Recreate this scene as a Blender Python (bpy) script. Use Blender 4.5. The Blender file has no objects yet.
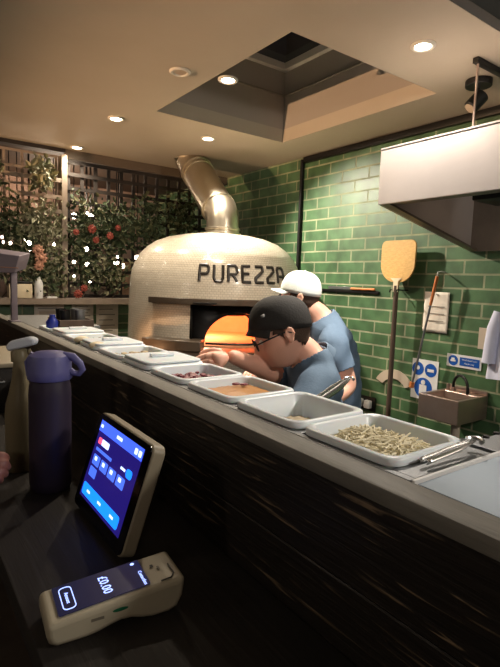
import bpy, bmesh, math, random
from mathutils import Vector, Matrix, Euler
random.seed(7)
PI = math.pi
sc = bpy.context.scene
COL = sc.collection
R = math.radians
V = Vector

# ------------------------------------------------------------------ helpers
class MB:
    def __init__(self):
        self.bm = bmesh.new()
    def _xf(self, vs, mat):
        for v in vs: v.co = mat @ v.co
    def box(self, c, s, rot=None, bev=0.0, seg=2):
        r = bmesh.ops.create_cube(self.bm, size=1.0)
        vs = r['verts']
        for v in vs: v.co = V((v.co.x*s[0], v.co.y*s[1], v.co.z*s[2]))
        if bev > 0:
            es = list({e for v in vs for e in v.link_edges})
            q = bmesh.ops.bevel(self.bm, geom=es, offset=bev, segments=seg, profile=0.5, affect='EDGES')
            vs = list({v for f in q['faces'] for v in f.verts} | {v for v in vs if v.is_valid})
        m = Matrix.Translation(V(c))
        if rot is not None: m = m @ (rot.to_matrix().to_4x4() if not isinstance(rot, Matrix) else rot.to_4x4())
        self._xf(vs, m)
        return self
    def b2(self, lo, hi, bev=0.0, seg=2):
        lo = V(lo); hi = V(hi)
        return self.box((lo+hi)/2, hi-lo, None, bev, seg)
    def cyl(self, p0, p1, r0, r1=None, seg=20, cap=True):
        if r1 is None: r1 = r0
        p0 = V(p0); p1 = V(p1); d = p1-p0
        r = bmesh.ops.create_cone(self.bm, cap_ends=cap, cap_tris=False, segments=seg, radius1=r0, radius2=r1, depth=d.length)
        q = V((0,0,1)).rotation_difference(d.normalized()).to_matrix().to_4x4()
        self._xf(r['verts'], Matrix.Translation((p0+p1)/2) @ q)
        return self
    def sph(self, c, r, s=(1,1,1), sub=3, rot=None):
        q = bmesh.ops.create_icosphere(self.bm, subdivisions=sub, radius=r)
        m = Matrix.Translation(V(c))
        if rot is not None: m = m @ rot.to_matrix().to_4x4()
        m = m @ Matrix.Diagonal((s[0], s[1], s[2], 1))
        self._xf(q['verts'], m)
        return self
    def lathe(self, prof, seg=48, mat=None, closed=False):
        rings = []
        for (r, z) in prof:
            rings.append([self.bm.verts.new((r*math.cos(2*PI*i/seg), r*math.sin(2*PI*i/seg), z)) for i in range(seg)])
        for a, b in zip(rings[:-1], rings[1:]):
            for i in range(seg):
                j = (i+1) % seg
                self.bm.faces.new((a[i], a[j], b[j], b[i]))
        if not closed:
            if prof[0][0] > 1e-5: self.bm.faces.new(list(reversed(rings[0])))
            if prof[-1][0] > 1e-5: self.bm.faces.new(rings[-1])
        vs = [v for rg in rings for v in rg]
        if mat is not None: self._xf(vs, mat)
        return self
    def tube(self, pts, r, seg=10, taper=None):
        pts = [V(p) for p in pts]
        rings = []
        up = None
        for k, p in enumerate(pts):
            if k == 0: t = pts[1]-pts[0]
            elif k == len(pts)-1: t = pts[-1]-pts[-2]
            else: t = (pts[k+1]-pts[k]).normalized() + (pts[k]-pts[k-1]).normalized()
            t.normalize()
            if up is None:
                up = t.orthogonal().normalized()
            up = (up - t*up.dot(t)).normalized()
            b = t.cross(up)
            rr = r[k] if isinstance(r, (list, tuple)) else r
            rings.append([self.bm.verts.new(p + (up*math.cos(2*PI*i/seg) + b*math.sin(2*PI*i/seg))*rr) for i in range(seg)])
        for a, b in zip(rings[:-1], rings[1:]):
            for i in range(seg):
                j = (i+1) % seg
                self.bm.faces.new((a[i], a[j], b[j], b[i]))
        self.bm.faces.new(list(reversed(rings[0]))); self.bm.faces.new(rings[-1])
        return self
    def prism(self, outline, th, mat=None):
        """outline: list of (x,y); extruded 0..th in z, then mat."""
        n = len(outline)
        a = [self.bm.verts.new((x, y, 0)) for x, y in outline]
        b = [self.bm.verts.new((x, y, th)) for x, y in outline]
        self.bm.faces.new(list(reversed(a))); self.bm.faces.new(b)
        for i in range(n):
            j = (i+1) % n
            self.bm.faces.new((a[i], a[j], b[j], b[i]))
        if mat is not None: self._xf(a+b, mat)
        return self
    def build(self, name, mat, parent=None, smooth=True, loc=None, angle=40, bev=0, recalc=True):
        if recalc: bmesh.ops.recalc_face_normals(self.bm, faces=self.bm.faces[:])
        me = bpy.data.meshes.new(name)
        self.bm.to_mesh(me); self.bm.free()
        o = bpy.data.objects.new(name, me)
        COL.objects.link(o)
        if mat is not None:
            for m in (mat if isinstance(mat, (list, tuple)) else [mat]): me.materials.append(m)
        if smooth:
            for p in me.polygons: p.use_smooth = True
            try: me.set_sharp_from_angle(angle=R(angle))
            except Exception: pass
        if parent is not None: o.parent = parent
        if loc is not None:
            # geometry was written in world coordinates: move the origin to loc
            l = V(loc)
            for v in me.vertices: v.co -= l
            o.location = l
        if bev:
            md = o.modifiers.new('bevel', 'BEVEL'); md.width = bev; md.segments = 2; md.limit_method = 'ANGLE'
        return o

def thing(name, label, cat, loc=(0,0,0), rot=(0,0,0), group=None):
    o = bpy.data.objects.new(name, None); COL.objects.link(o)
    o.empty_display_size = 0.05
    o.location = loc; o.rotation_euler = rot
    o['label'] = label; o['category'] = cat
    if group: o['group'] = group
    return o
def tag(o, label, cat, group=None, kind=None):
    o['label'] = label; o['category'] = cat
    if group: o['group'] = group
    if kind: o['kind'] = kind
    return o
def struct(o):
    o['kind'] = 'structure'; return o
def copy_tree(o, parent=None):
    c = o.copy(); COL.objects.link(c)
    if parent is not None:
        c.parent = parent
        c.matrix_parent_inverse = o.matrix_parent_inverse.copy()
    for ch in list(o.children): copy_tree(ch, c)
    return c

# ------------------------------------------------------------------ materials
def srgb(r, g, b):
    f = lambda c: (c/255/12.92) if c/255 <= 0.04045 else ((c/255+0.055)/1.055)**2.4
    return (f(r), f(g), f(b), 1)
MATS = {}
def mat(name, col, rough=0.5, metal=0.0, noise=None, bump=None, emis=None, estr=0, alpha=None, trans=0, col2=None, coat=0, stretch=(1,1,1), ior=1.45, sss=0):
    if name in MATS: return MATS[name]
    m = bpy.data.materials.new(name); m.use_nodes = True
    nt = m.node_tree; N = nt.nodes; L = nt.links
    b = N['Principled BSDF']
    b.inputs['Base Color'].default_value = col
    b.inputs['Roughness'].default_value = rough
    b.inputs['Metallic'].default_value = metal
    b.inputs['IOR'].default_value = ior
    if coat: b.inputs['Coat Weight'].default_value = coat; b.inputs['Coat Roughness'].default_value = 0.15
    if trans: b.inputs['Transmission Weight'].default_value = trans
    if sss:
        b.inputs['Subsurface Weight'].default_value = sss
        b.inputs['Subsurface Scale'].default_value = 0.01
    if emis is not None:
        b.inputs['Emission Color'].default_value = emis
        b.inputs['Emission Strength'].default_value = estr
    if noise or bump:
        tc = N.new('ShaderNodeTexCoord'); mp = N.new('ShaderNodeMapping')
        mp.inputs['Scale'].default_value = stretch
        L.new(tc.outputs['Object'], mp.inputs['Vector'])
    if noise:
        nz = N.new('ShaderNodeTexNoise'); nz.inputs['Scale'].default_value = noise[0]; nz.inputs['Detail'].default_value = 6
        nz.inputs['Roughness'].default_value = 0.6
        L.new(mp.outputs[0], nz.inputs['Vector'])
        rp = N.new('ShaderNodeValToRGB')
        rp.color_ramp.elements[0].position = 0.5-noise[1]; rp.color_ramp.elements[1].position = 0.5+noise[1]
        rp.color_ramp.elements[0].color = col
        rp.color_ramp.elements[1].color = col2 if col2 else tuple(min(1, c*1.5) for c in col[:3])+(1,)
        L.new(nz.outputs[0], rp.inputs[0]); L.new(rp.outputs[0], b.inputs['Base Color'])
    if bump:
        n2 = N.new('ShaderNodeTexNoise'); n2.inputs['Scale'].default_value = bump[0]; n2.inputs['Detail'].default_value = 5
        L.new(mp.outputs[0], n2.inputs['Vector'])
        bp = N.new('ShaderNodeBump'); bp.inputs['Strength'].default_value = bump[1]; bp.inputs['Distance'].default_value = 0.004
        L.new(n2.outputs[0], bp.inputs['Height']); L.new(bp.outputs[0], b.inputs['Normal'])
    MATS[name] = m
    return m

def brick_mat(name, c1, c2, mortar, w, h, ms, coord, shift=(0,0), rough=0.3, bumpd=0.004, coat=0.0, mrough=0.9, wear=0.0):
    """coord: 'YZ', 'XZ' (object space) or 'UV'."""
    m = bpy.data.materials.new(name); m.use_nodes = True
    nt = m.node_tree; N = nt.nodes; L = nt.links
    b = N['Principled BSDF']
    tc = N.new('ShaderNodeTexCoord')
    if coord == 'UV':
        vec = tc.outputs['UV']
    else:
        sp = N.new('ShaderNodeSeparateXYZ'); cb = N.new('ShaderNodeCombineXYZ')
        L.new(tc.outputs['Object'], sp.inputs[0])
        L.new(sp.outputs[coord[0]], cb.inputs[0]); L.new(sp.outputs[coord[1]], cb.inputs[1])
        vec = cb.outputs[0]
    mp = N.new('ShaderNodeMapping'); mp.inputs['Location'].default_value = (shift[0], shift[1], 0)
    L.new(vec, mp.inputs[0])
    br = N.new('ShaderNodeTexBrick')
    br.inputs['Scale'].default_value = 1.0
    br.inputs['Brick Width'].default_value = w; br.inputs['Row Height'].default_value = h
    br.inputs['Mortar Size'].default_value = ms; br.inputs['Mortar Smooth'].default_value = 0.15
    br.inputs['Bias'].default_value = 0
    br.inputs['Color1'].default_value = c1; br.inputs['Color2'].default_value = c2; br.inputs['Mortar'].default_value = mortar
    L.new(mp.outputs[0], br.inputs['Vector'])
    col = br.outputs['Color']
    if wear:
        nz = N.new('ShaderNodeTexNoise'); nz.inputs['Scale'].default_value = 9; nz.inputs['Detail'].default_value = 8
        L.new(tc.outputs['Object'], nz.inputs['Vector'])
        rp = N.new('ShaderNodeValToRGB'); rp.color_ramp.elements[0].position = 0.3; rp.color_ramp.elements[1].position = 0.7
        rp.color_ramp.elements[0].color = (1-wear,)*3+(1,); rp.color_ramp.elements[1].color = (1+wear,)*3+(1,)
        L.new(nz.outputs[0], rp.inputs[0])
        mx = N.new('ShaderNodeMix'); mx.data_type = 'RGBA'; mx.blend_type = 'MULTIPLY'; mx.inputs['Factor'].default_value = 1
        L.new(col, mx.inputs['A']); L.new(rp.outputs[0], mx.inputs['B']); col = mx.outputs['Result']
    L.new(col, b.inputs['Base Color'])
    mr = N.new('ShaderNodeMapRange'); mr.inputs['To Min'].default_value = rough; mr.inputs['To Max'].default_value = mrough
    L.new(br.outputs['Fac'], mr.inputs['Value']); L.new(mr.outputs[0], b.inputs['Roughness'])
    bp = N.new('ShaderNodeBump'); bp.invert = True; bp.inputs['Distance'].default_value = bumpd; bp.inputs['Strength'].default_value = 0.7
    L.new(br.outputs['Fac'], bp.inputs['Height']); L.new(bp.outputs[0], b.inputs['Normal'])
    if coat: b.inputs['Coat Weight'].default_value = coat
    MATS[name] = m
    return m

def dark_wood(name, base, streak, scale=1.0, axis='Y', rough=0.45):
    """dark stained boards with pale scratches running along one axis."""
    m = bpy.data.materials.new(name); m.use_nodes = True
    nt = m.node_tree; N = nt.nodes; L = nt.links
    b = N['Principled BSDF']; b.inputs['Roughness'].default_value = rough
    tc = N.new('ShaderNodeTexCoord'); mp = N.new('ShaderNodeMapping')
    s = {'Y': (110, 6.5, 110), 'X': (2.2, 60, 60)}[axis]
    mp.inputs['Scale'].default_value = tuple(k*scale for k in s)
    L.new(tc.outputs['Object'], mp.inputs[0])
    n1 = N.new('ShaderNodeTexNoise'); n1.inputs['Scale'].default_value = 1.0; n1.inputs['Detail'].default_value = 7; n1.inputs['Distortion'].default_value = 0.6
    L.new(mp.outputs[0], n1.inputs['Vector'])
    r1 = N.new('ShaderNodeValToRGB')
    e = r1.color_ramp.elements
    e[0].position = 0.30; e[0].color = tuple(c*0.6 for c in base[:3])+(1,)
    e[1].position = 0.50; e[1].color = base
    x = e.new(0.60); x.color = base
    x = e.new(0.68); x.color = streak
    L.new(n1.outputs[0], r1.inputs[0])
    # broad patches where the scratches come through
    n2 = N.new('ShaderNodeTexNoise'); n2.inputs['Scale'].default_value = 5; n2.inputs['Detail'].default_value = 3
    L.new(tc.outputs['Object'], n2.inputs['Vector'])
    r2 = N.new('ShaderNodeValToRGB'); r2.color_ramp.elements[0].position = 0.42; r2.color_ramp.elements[1].position = 0.62
    r2.color_ramp.elements[0].color = (0.25,)*3+(1,)
    L.new(n2.outputs[0], r2.inputs[0])
    mx = N.new('ShaderNodeMix'); mx.data_type = 'RGBA'
    mx.inputs['A'].default_value = base
    L.new(r2.outputs[0], mx.inputs['Factor']); L.new(r1.outputs[0], mx.inputs['B'])
    L.new(mx.outputs['Result'], b.inputs['Base Color'])
    bp = N.new('ShaderNodeBump'); bp.inputs['Strength'].default_value = 0.6; bp.inputs['Distance'].default_value = 0.003
    L.new(n1.outputs[0], bp.inputs['Height']); L.new(bp.outputs[0], b.inputs['Normal'])
    MATS[name] = m
    return m

M = {}
M['ceiling'] = mat('ceiling_paint', srgb(168,157,140), 0.7, noise=(3,0.3), col2=srgb(176,165,148), bump=(60,0.08))
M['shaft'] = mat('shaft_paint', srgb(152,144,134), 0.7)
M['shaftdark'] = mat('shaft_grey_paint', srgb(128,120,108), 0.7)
M['whitepaint'] = mat('white_paint', srgb(205,198,185), 0.5)
M['night'] = mat('night_glass', srgb(20,24,32), 0.08, ior=1.5)
M['tile'] = brick_mat('green_glazed_tile', srgb(62,92,60), srgb(74,106,72), srgb(138,142,114), 0.2300, 0.07450, 0.0055, 'YZ', shift=(0.133, -0.0073), rough=0.46, coat=0.0, wear=0.35)
M['tileX'] = brick_mat('green_glazed_tile_end', srgb(62,92,60), srgb(74,106,72), srgb(138,142,114), 0.2300, 0.07450, 0.0055, 'XZ', shift=(0.05, -0.0073), rough=0.28, coat=0.25, wear=0.35)
M['floor'] = mat('kitchen_floor', srgb(70,62,55), 0.5, noise=(8,0.2))
M['brown'] = mat('brown_wall', srgb(58,44,34), 0.7, noise=(4,0.3))
M['backwall'] = mat('dim_plaster', srgb(160,136,124), 0.8, noise=(5,0.2), col2=srgb(112,94,84))
M['ledge'] = mat('worn_timber_cap', srgb(104,102,96), 0.5, noise=(14,0.25), col2=srgb(126,122,114), stretch=(4,0.6,4), bump=(40,0.2))
M['panel'] = dark_wood('dark_stained_boards', srgb(36,31,27), srgb(140,120,96))
M['shelf'] = dark_wood('dark_stained_shelf', srgb(26,21,17), srgb(32,26,21), 0.5, 'Y', 0.75)
M['brownboard'] = mat('brown_board', srgb(86,62,44), 0.6, noise=(20,0.25), col2=srgb(120,90,66))
M['steelbright']=mat('polished_steel', srgb(220,220,218), 0.2, 0.9)
M['sinksteel']=mat('sink_steel', srgb(196,176,164), 0.3, 0.85, noise=(7,0.3), col2=srgb(176,152,140))
M['steel'] = mat('brushed_steel', srgb(136,138,140), 0.42, 0.85, bump=(90,0.12), stretch=(1,12,1))
M['steelpanel'] = mat('satin_steel_sheet', srgb(140,152,164), 0.5, 0.5, bump=(60,0.06))
M['steelhood'] = mat('hood_steel', srgb(186,178,174), 0.38, 0.55, noise=(2.5,0.35), col2=srgb(208,200,196), bump=(50,0.05), stretch=(1,1,1))
M['steeldark'] = mat('greasy_steel', srgb(108,98,88), 0.42, 0.5, noise=(6,0.3), col2=srgb(136,124,112))
M['flue'] = mat('flue_steel', srgb(206,198,182), 0.33, 1.0, noise=(7,0.3), col2=srgb(190,178,156))
M['blackmetal'] = mat('black_metal', srgb(22,21,20), 0.45, 0.4)
M['blackplastic'] = mat('black_plastic', srgb(16,16,17), 0.4)
M['stone'] = mat('dark_hearth_stone', srgb(62,54,46), 0.3, noise=(12,0.3), col2=srgb(84,72,60))
M['mosaic'] = brick_mat('cream_mosaic', srgb(206,197,181), srgb(198,188,171), srgb(160,150,134), 0.021, 0.0140, 0.0012, 'UV', rough=0.25, bumpd=0.0015, coat=0.3, mrough=0.8)
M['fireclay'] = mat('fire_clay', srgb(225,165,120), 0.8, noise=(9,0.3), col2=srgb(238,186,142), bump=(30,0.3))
M['letter'] = mat('charcoal_letter_tile', srgb(40,36,32), 0.35, noise=(60,0.2))
M['skin'] = mat('skin', srgb(218,166,142), 0.5, noise=(14,0.3), col2=srgb(226,172,150), sss=0.05)
M['skin2'] = mat('skin_fair', srgb(220,170,148), 0.5, noise=(14,0.3), col2=srgb(226,174,152), sss=0.05)
M['shirt'] = mat('slate_blue_cotton', srgb(80,100,120), 0.85, noise=(12,0.3), col2=srgb(92,112,132), bump=(140,0.3))
M['shirt2'] = mat('faded_blue_cotton', srgb(92,114,138), 0.85, noise=(12,0.3), col2=srgb(104,126,150), bump=(140,0.3))
M['trouser'] = mat('black_trouser', srgb(28,28,32), 0.85, noise=(20,0.3))
M['shoe'] = mat('black_shoe', srgb(20,19,19), 0.5)
M['hair'] = mat('cropped_hair', srgb(70,54,44), 0.9, bump=(200,0.6))
M['capblack'] = mat('black_cap_cotton', srgb(26,25,24), 0.85, noise=(12,0.3), col2=srgb(38,36,34), bump=(150,0.3))
M['capwhite'] = mat('pale_cap_cotton', srgb(205,212,208), 0.85, noise=(10,0.3), col2=srgb(222,228,224), bump=(150,0.3))
M['greylogo'] = mat('grey_stitching', srgb(96,96,94), 0.8)
M['eyewhite'] = mat('eye_white', srgb(225,220,212), 0.3)
M['lens'] = mat('spectacle_lens', (1,1,1,1), 0.02, trans=1.0, ior=1.1)
M['poly'] = mat('milky_polycarbonate', srgb(222,231,238), 0.32, noise=(10,0.3), col2=srgb(230,238,242), sss=0.1)
M['polygrey'] = mat('hazy_polycarbonate', srgb(170,176,180), 0.35, trans=0.2, ior=1.3)
M['cheese'] = mat('shredded_cheese', srgb(220,210,176), 0.7, noise=(60,0.2), col2=srgb(234,226,200))
M['sauce'] = mat('orange_sauce', srgb(186,120,60), 0.35, noise=(30,0.3), col2=srgb(206,150,84))
M['greens'] = mat('salad_leaf', srgb(88,104,52), 0.6, noise=(30,0.3), col2=srgb(126,136,74))
M['mush'] = mat('mushroom_slice', srgb(168,150,122), 0.7, noise=(30,0.3), col2=srgb(196,180,150))
M['tomato'] = mat('tomato_red', srgb(150,46,34), 0.35)
M['onion'] = mat('red_onion', srgb(120,50,62), 0.4)
M['peelwood'] = mat('golden_peel_wood', srgb(190,146,78), 0.5, noise=(40,0.2), col2=srgb(214,172,100), stretch=(1,1,3), bump=(120,0.5))
M['peelpale'] = mat('pale_peel_tip', srgb(220,205,175), 0.5)
M['oldwood'] = mat('weathered_wood', srgb(64,52,44), 0.6, noise=(20,0.3), col2=srgb(92,76,64), stretch=(1,1,0.2))
M['orangewood'] = mat('orange_wood', srgb(176,106,58), 0.5, noise=(20,0.3))
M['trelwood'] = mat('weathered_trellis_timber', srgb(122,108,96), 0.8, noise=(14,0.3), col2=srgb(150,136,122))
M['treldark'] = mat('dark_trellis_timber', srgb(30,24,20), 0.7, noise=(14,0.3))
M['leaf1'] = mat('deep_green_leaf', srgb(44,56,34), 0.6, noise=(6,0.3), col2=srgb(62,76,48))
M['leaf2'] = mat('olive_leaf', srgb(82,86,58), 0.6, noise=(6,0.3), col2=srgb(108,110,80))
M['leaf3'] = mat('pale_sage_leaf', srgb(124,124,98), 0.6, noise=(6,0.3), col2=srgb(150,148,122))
M['bloom'] = mat('red_bloom', srgb(120,44,34), 0.6, noise=(20,0.3), col2=srgb(150,70,54))
M['blush'] = mat('dusty_pink_bloom', srgb(176,128,104), 0.7)
M['bulb'] = mat('lit_bulb', srgb(255,240,215), 0.4, emis=(1.0,0.88,0.70,1), estr=11)
M['lampglow'] = mat('lit_lamp_face', srgb(255,245,225), 0.4, emis=(1.0,0.90,0.72,1), estr=22)
M['lampdim'] = mat('unlit_lamp_face', srgb(170,150,128), 0.4)
M['paper'] = mat('paper', srgb(226,218,206), 0.8, noise=(14,0.3), col2=srgb(208,198,184), bump=(20,0.4))
M['whiteplastic'] = mat('white_plastic', srgb(222,222,222), 0.4)
M['signblue'] = mat('safety_blue', srgb(28,84,170), 0.4)
M['pinkplastic'] = mat('pale_pink_plastic', srgb(190,176,158), 0.5)
M['coat'] = mat('pale_cotton_coat', srgb(206,208,226), 0.85, noise=(5,0.3), col2=srgb(186,190,212), bump=(12,0.6))
M['tealbottle'] = mat('lilac_powder_coat', srgb(46,38,54), 0.5, noise=(6,0.4), col2=srgb(54,46,62))
M['lid'] = mat('periwinkle_lid', srgb(104,104,158), 0.45)
M['amber'] = mat('cloudy_bottle_plastic', srgb(128,118,94), 0.35, trans=0.1, ior=1.3)
M['spraywhite'] = mat('spray_head_plastic', srgb(205,212,225), 0.4)
M['beige'] = mat('device_shell', srgb(150,140,120), 0.45)
M['terminal'] = mat('terminal_shell', srgb(166,158,138), 0.42, noise=(8,0.3), col2=srgb(176,168,148))
M['glassblack'] = mat('black_glass', srgb(6,6,9), 0.12)
def glow(name, c, s): return mat(name, tuple(x*0.3 for x in c[:3])+(1,), 0.2, emis=c, estr=s)
M['scr_bg'] = glow('screen_navy', srgb(34,24,110), 0.55)
M['scr_hdr'] = glow('screen_header_blue', srgb(60,90,235), 0.9)
M['scr_btn'] = glow('screen_button_blue', srgb(20,110,255), 1.2)
M['scr_tile'] = glow('screen_tile_blue', srgb(70,105,225), 0.75)
M['scr_white'] = glow('screen_white', srgb(170,190,250), 1.3)
M['scr_red'] = glow('screen_red', srgb(240,80,110), 1.0)
M['term_bg'] = glow('terminal_screen_dark', srgb(34,36,66), 0.28)
M['term_txt'] = glow('terminal_screen_text', srgb(150,170,255), 1.3)
M['greenmark'] = mat('green_mark', srgb(24,96,66), 0.4)
M['greymark'] = mat('grey_mark', srgb(110,104,92), 0.5)
M['indigo'] = mat('cobalt_blue_plastic', srgb(26,44,140), 0.4)
M['grey_lav'] = mat('lavender_grey_shell', srgb(128,118,128), 0.5)
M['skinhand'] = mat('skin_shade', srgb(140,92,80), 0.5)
M['fire'] = mat('flame', srgb(255,150,50), 0.5, emis=(1.0,0.42,0.10,1), estr=9)

# ------------------------------------------------------------------ camera
H = 1.5
CAMM = Matrix(((0.8101, -0.0345, 0.5853), (-0.5852, -0.1063, 0.8039), (0.0345, -0.9937, -0.1063)))
right = V((0.8101, -0.5852, 0.0345)).normalized()
fwd = V((0.5853, 0.8039, -0.1063)); fwd = (fwd - right*fwd.dot(right)).normalized()
upv = right.cross(fwd)
cm = Matrix((( right.x, upv.x, -fwd.x, 0), (right.y, upv.y, -fwd.y, 0), (right.z, upv.z, -fwd.z, H), (0,0,0,1)))
cd = bpy.data.cameras.new('camera'); cam = bpy.data.objects.new('camera', cd); COL.objects.link(cam)
cam.matrix_world = cm
cd.sensor_fit = 'HORIZONTAL'; cd.sensor_width = 36; cd.lens = 495/500*36; cd.clip_start = 0.02
sc.camera = cam
def D(px, py, t):
    """a point of the place, t metres ahead of the lens along the sight line of a photo pixel (survey of the photo)"""
    return V((0,0,H)) + (right*((px-250)/495) - upv*((py-333.5)/495) + fwd)*t

WX = 2.46      # green tiled wall
WY = 3.80      # planted end wall
CZ = 2.40      # ceiling
LZ = 1.263     # counter top
PX = 0.46      # front of the boarded bar
SZ = 1.02      # bar shelf

# ------------------------------------------------------------------ room shell
def slab(name, lo, hi, m, **k): return struct(MB().b2(lo, hi).build(name, m, smooth=False, **k))
slab('floor', (-2.2,-1.8,-0.1), (WX+0.1, 5.3, 0), M['floor'])
slab('wall_right', (WX,-1.8,0), (WX+0.1,5.3,CZ+0.6), M['tile'])
slab('wall_left', (-2.3,-1.8,0), (-2.2,5.3,CZ+0.6), M['brown'])
slab('wall_front', (-2.2,-1.9,0), (WX,-1.8,CZ+0.6), M['brown'])
slab('wall_back', (-2.2,5.2,0), (WX,5.3,CZ+0.6), M['backwall'])
# half wall under the trellis
slab('wall_back_low', (0.50,WY,0), (WX,WY+0.12,1.30), M['tileX'])
# ceiling with the roof light opening
sx0,sx1,sy0,sy1 = 1.208,2.100,1.468,2.598
m_ = MB()
m_.b2((-2.2,1.0,CZ),(sx0,WY,CZ+0.08)); m_.b2((sx1,1.0,CZ),(WX,WY,CZ+0.08))
m_.b2((sx0,1.0,CZ),(sx1,sy0,CZ+0.08)); m_.b2((sx0,sy1,CZ),(sx1,WY,CZ+0.08))
ceil = struct(m_.build('ceiling', M['ceiling'], smooth=False))
# raised part of the ceiling above the camera's side of the room, and the space beyond the trellis
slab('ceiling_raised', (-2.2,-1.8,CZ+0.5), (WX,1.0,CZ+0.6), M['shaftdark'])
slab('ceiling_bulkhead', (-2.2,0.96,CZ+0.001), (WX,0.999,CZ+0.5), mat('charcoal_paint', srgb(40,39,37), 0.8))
slab('ceiling_beyond', (-2.2,WY,CZ), (WX,5.2,CZ+0.08), M['brown'])
m_ = MB(); t = 0.03
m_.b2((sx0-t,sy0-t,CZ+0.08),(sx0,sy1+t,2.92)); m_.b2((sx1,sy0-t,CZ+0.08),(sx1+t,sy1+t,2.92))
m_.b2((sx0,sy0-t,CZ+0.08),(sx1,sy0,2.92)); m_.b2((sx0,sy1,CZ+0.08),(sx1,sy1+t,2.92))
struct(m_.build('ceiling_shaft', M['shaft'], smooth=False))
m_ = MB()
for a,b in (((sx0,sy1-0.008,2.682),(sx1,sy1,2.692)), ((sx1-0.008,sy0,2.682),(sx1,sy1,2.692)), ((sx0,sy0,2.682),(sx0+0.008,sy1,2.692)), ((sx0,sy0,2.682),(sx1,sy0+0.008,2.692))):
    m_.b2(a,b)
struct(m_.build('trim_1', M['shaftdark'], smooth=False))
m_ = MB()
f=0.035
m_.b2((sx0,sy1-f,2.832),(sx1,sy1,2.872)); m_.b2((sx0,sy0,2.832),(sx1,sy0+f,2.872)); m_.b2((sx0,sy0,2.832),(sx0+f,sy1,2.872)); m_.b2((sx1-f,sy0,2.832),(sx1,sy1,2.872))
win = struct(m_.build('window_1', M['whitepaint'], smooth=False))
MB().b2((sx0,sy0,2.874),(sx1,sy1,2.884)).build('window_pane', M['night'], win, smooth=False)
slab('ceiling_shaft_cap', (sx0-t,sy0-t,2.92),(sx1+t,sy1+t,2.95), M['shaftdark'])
# header over the dark trellis
slab('trim_2', (1.06,WY-0.001,2.335),(WX-0.001,WY+0.05,CZ-0.001), mat('shaded_ceiling_paint', srgb(96,84,72), 0.8))  # ceiling paint darkened here, so this face looks less lit
slab('trim_3', (-2.19,WY-0.005,2.372),(1.058,WY+0.05,CZ-0.001), M['treldark'])
# black service pipe up the wall and black conduit along the top of the tiles
o = MB().cyl((WX-0.016,2.787,0.0),(WX-0.016,2.787,CZ-0.02),0.014, seg=14).build('service_pipe', M['blackmetal'])
tag(o, 'thin black vertical pipe on the green tiled wall beside the oven', 'pipe')
o = MB().b2((WX-0.03,0.2,2.352),(WX-0.002,2.765,2.392),0.004).build('cable_trunking', M['blackmetal'])
tag(o, 'long dark trunking strip along the top of the green tiled wall', 'trunking')

# ------------------------------------------------------------------ bar front, cap, counter
m_ = MB()
nb = 9; zt = LZ-0.022
hts = [0.128,0.112,0.124,0.118,0.13,0.12,0.125,0.13,0.26]
z = zt
for k,h in enumerate(hts):
    z0 = max(0, z-h)
    m_.b2((PX+0.004+0.0015*(k%2),-1.2,z0+0.0015),(PX+0.03,3.25,z-0.0015),0.002,1)
    z = z0
m_.b2((PX+0.012,-1.2,0),(PX+0.045,3.25,zt))
bar = thing('bar_counter', 'long dark stained bar wall with a grey worn timber cap', 'bar counter', (PX,0,0))
def into(o, par):
    o.parent = par; o.location = o.location - par.location; return o
o = m_.build('boarded_front', M['panel'], smooth=False); into(o, bar); o.location = -V((PX,0,0))
o = MB().b2((PX,-1.2,LZ-0.022),(PX+0.048,3.25,LZ),0.003).build('cap_rail', M['ledge']); o.parent = bar; o.location = -V((PX,0,0))
bshelf = thing('bar_shelf','dark stained timber shelf along the front of the bar wall','shelf',(0.3,0,SZ-0.04))
shelf = MB().b2((0.135,-1.2,SZ-0.04),(PX+0.003,3.0,SZ),0.004).build('shelf_board', M['shelf'], bshelf); shelf.location = -bshelf.location
for yy in (-0.9,-0.1,0.35,2.4):
    b_ = MB().prism([(0,0),(0.26,0),(0.26,-0.22)],0.03, Matrix(((1,0,0,0.19),(0,0,1,yy),(0,1,0,SZ-0.04),(0,0,0,1)))).build('bracket', M['blackmetal'], bshelf); b_.location = -bshelf.location

prep = thing('prep_counter', 'stainless steel prep counter full of food pans behind the bar', 'prep counter', (0.9,1.0,0))
def inw(mb, name, m, par, **k):
    o = mb.build(name, m, par, **k); o.location = -par.location; return o
# raised pan rail: a steel frame with open wells
wx0,wx1 = 0.521,0.690
YP = []      # pan wells (y0,y1)
y = 0.391
for k in range(10):
    YP.append((y, y+0.176)); y += 0.191
yend = y
m_ = MB()
m_.b2((0.509,0.355,LZ-0.012),(wx0,yend,LZ-0.0005)); m_.b2((wx1,0.355,LZ-0.012),(0.700,yend,LZ-0.0005))
prev = 0.355
for (a,b) in YP:
    m_.b2((wx0,prev,LZ-0.012),(wx1,a,LZ-0.0005)); prev = b
m_.b2((wx0,prev,LZ-0.012),(wx1,yend,LZ-0.0005))
m_.b2((0.509,yend,LZ-0.012),(0.80,3.0,LZ-0.0005))
m_.b2((0.715,0.355,LZ-0.012),(1.0,0.40,LZ-0.0005))
inw(m_, 'steel_top', M['steel'], prep, smooth=False, bev=0.001)
m_ = MB()
m_.b2((0.690,0.40,0.94),(0.699,yend,LZ-0.012)); m_.b2((0.509,-1.0,0.90),(0.513,3.0,LZ-0.012))
m_.b2((0.509,0.40,1.08),(0.699,yend,1.09)); m_.b2((0.79,yend,0.94),(0.80,3.0,LZ-0.012)); m_.b2((0.714,yend,0.94),(0.79,yend+0.01,LZ-0.012)); m_.b2((0.714,0.392,0.94),(1.0,0.40,LZ-0.012))
inw(m_, 'pan_rail_side', M['steel'], prep, smooth=False)
inw(MB().b2((0.509,-1.0,0.90),(1.0,3.0,0.94),0.003), 'worktop', M['steel'], prep)
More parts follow.
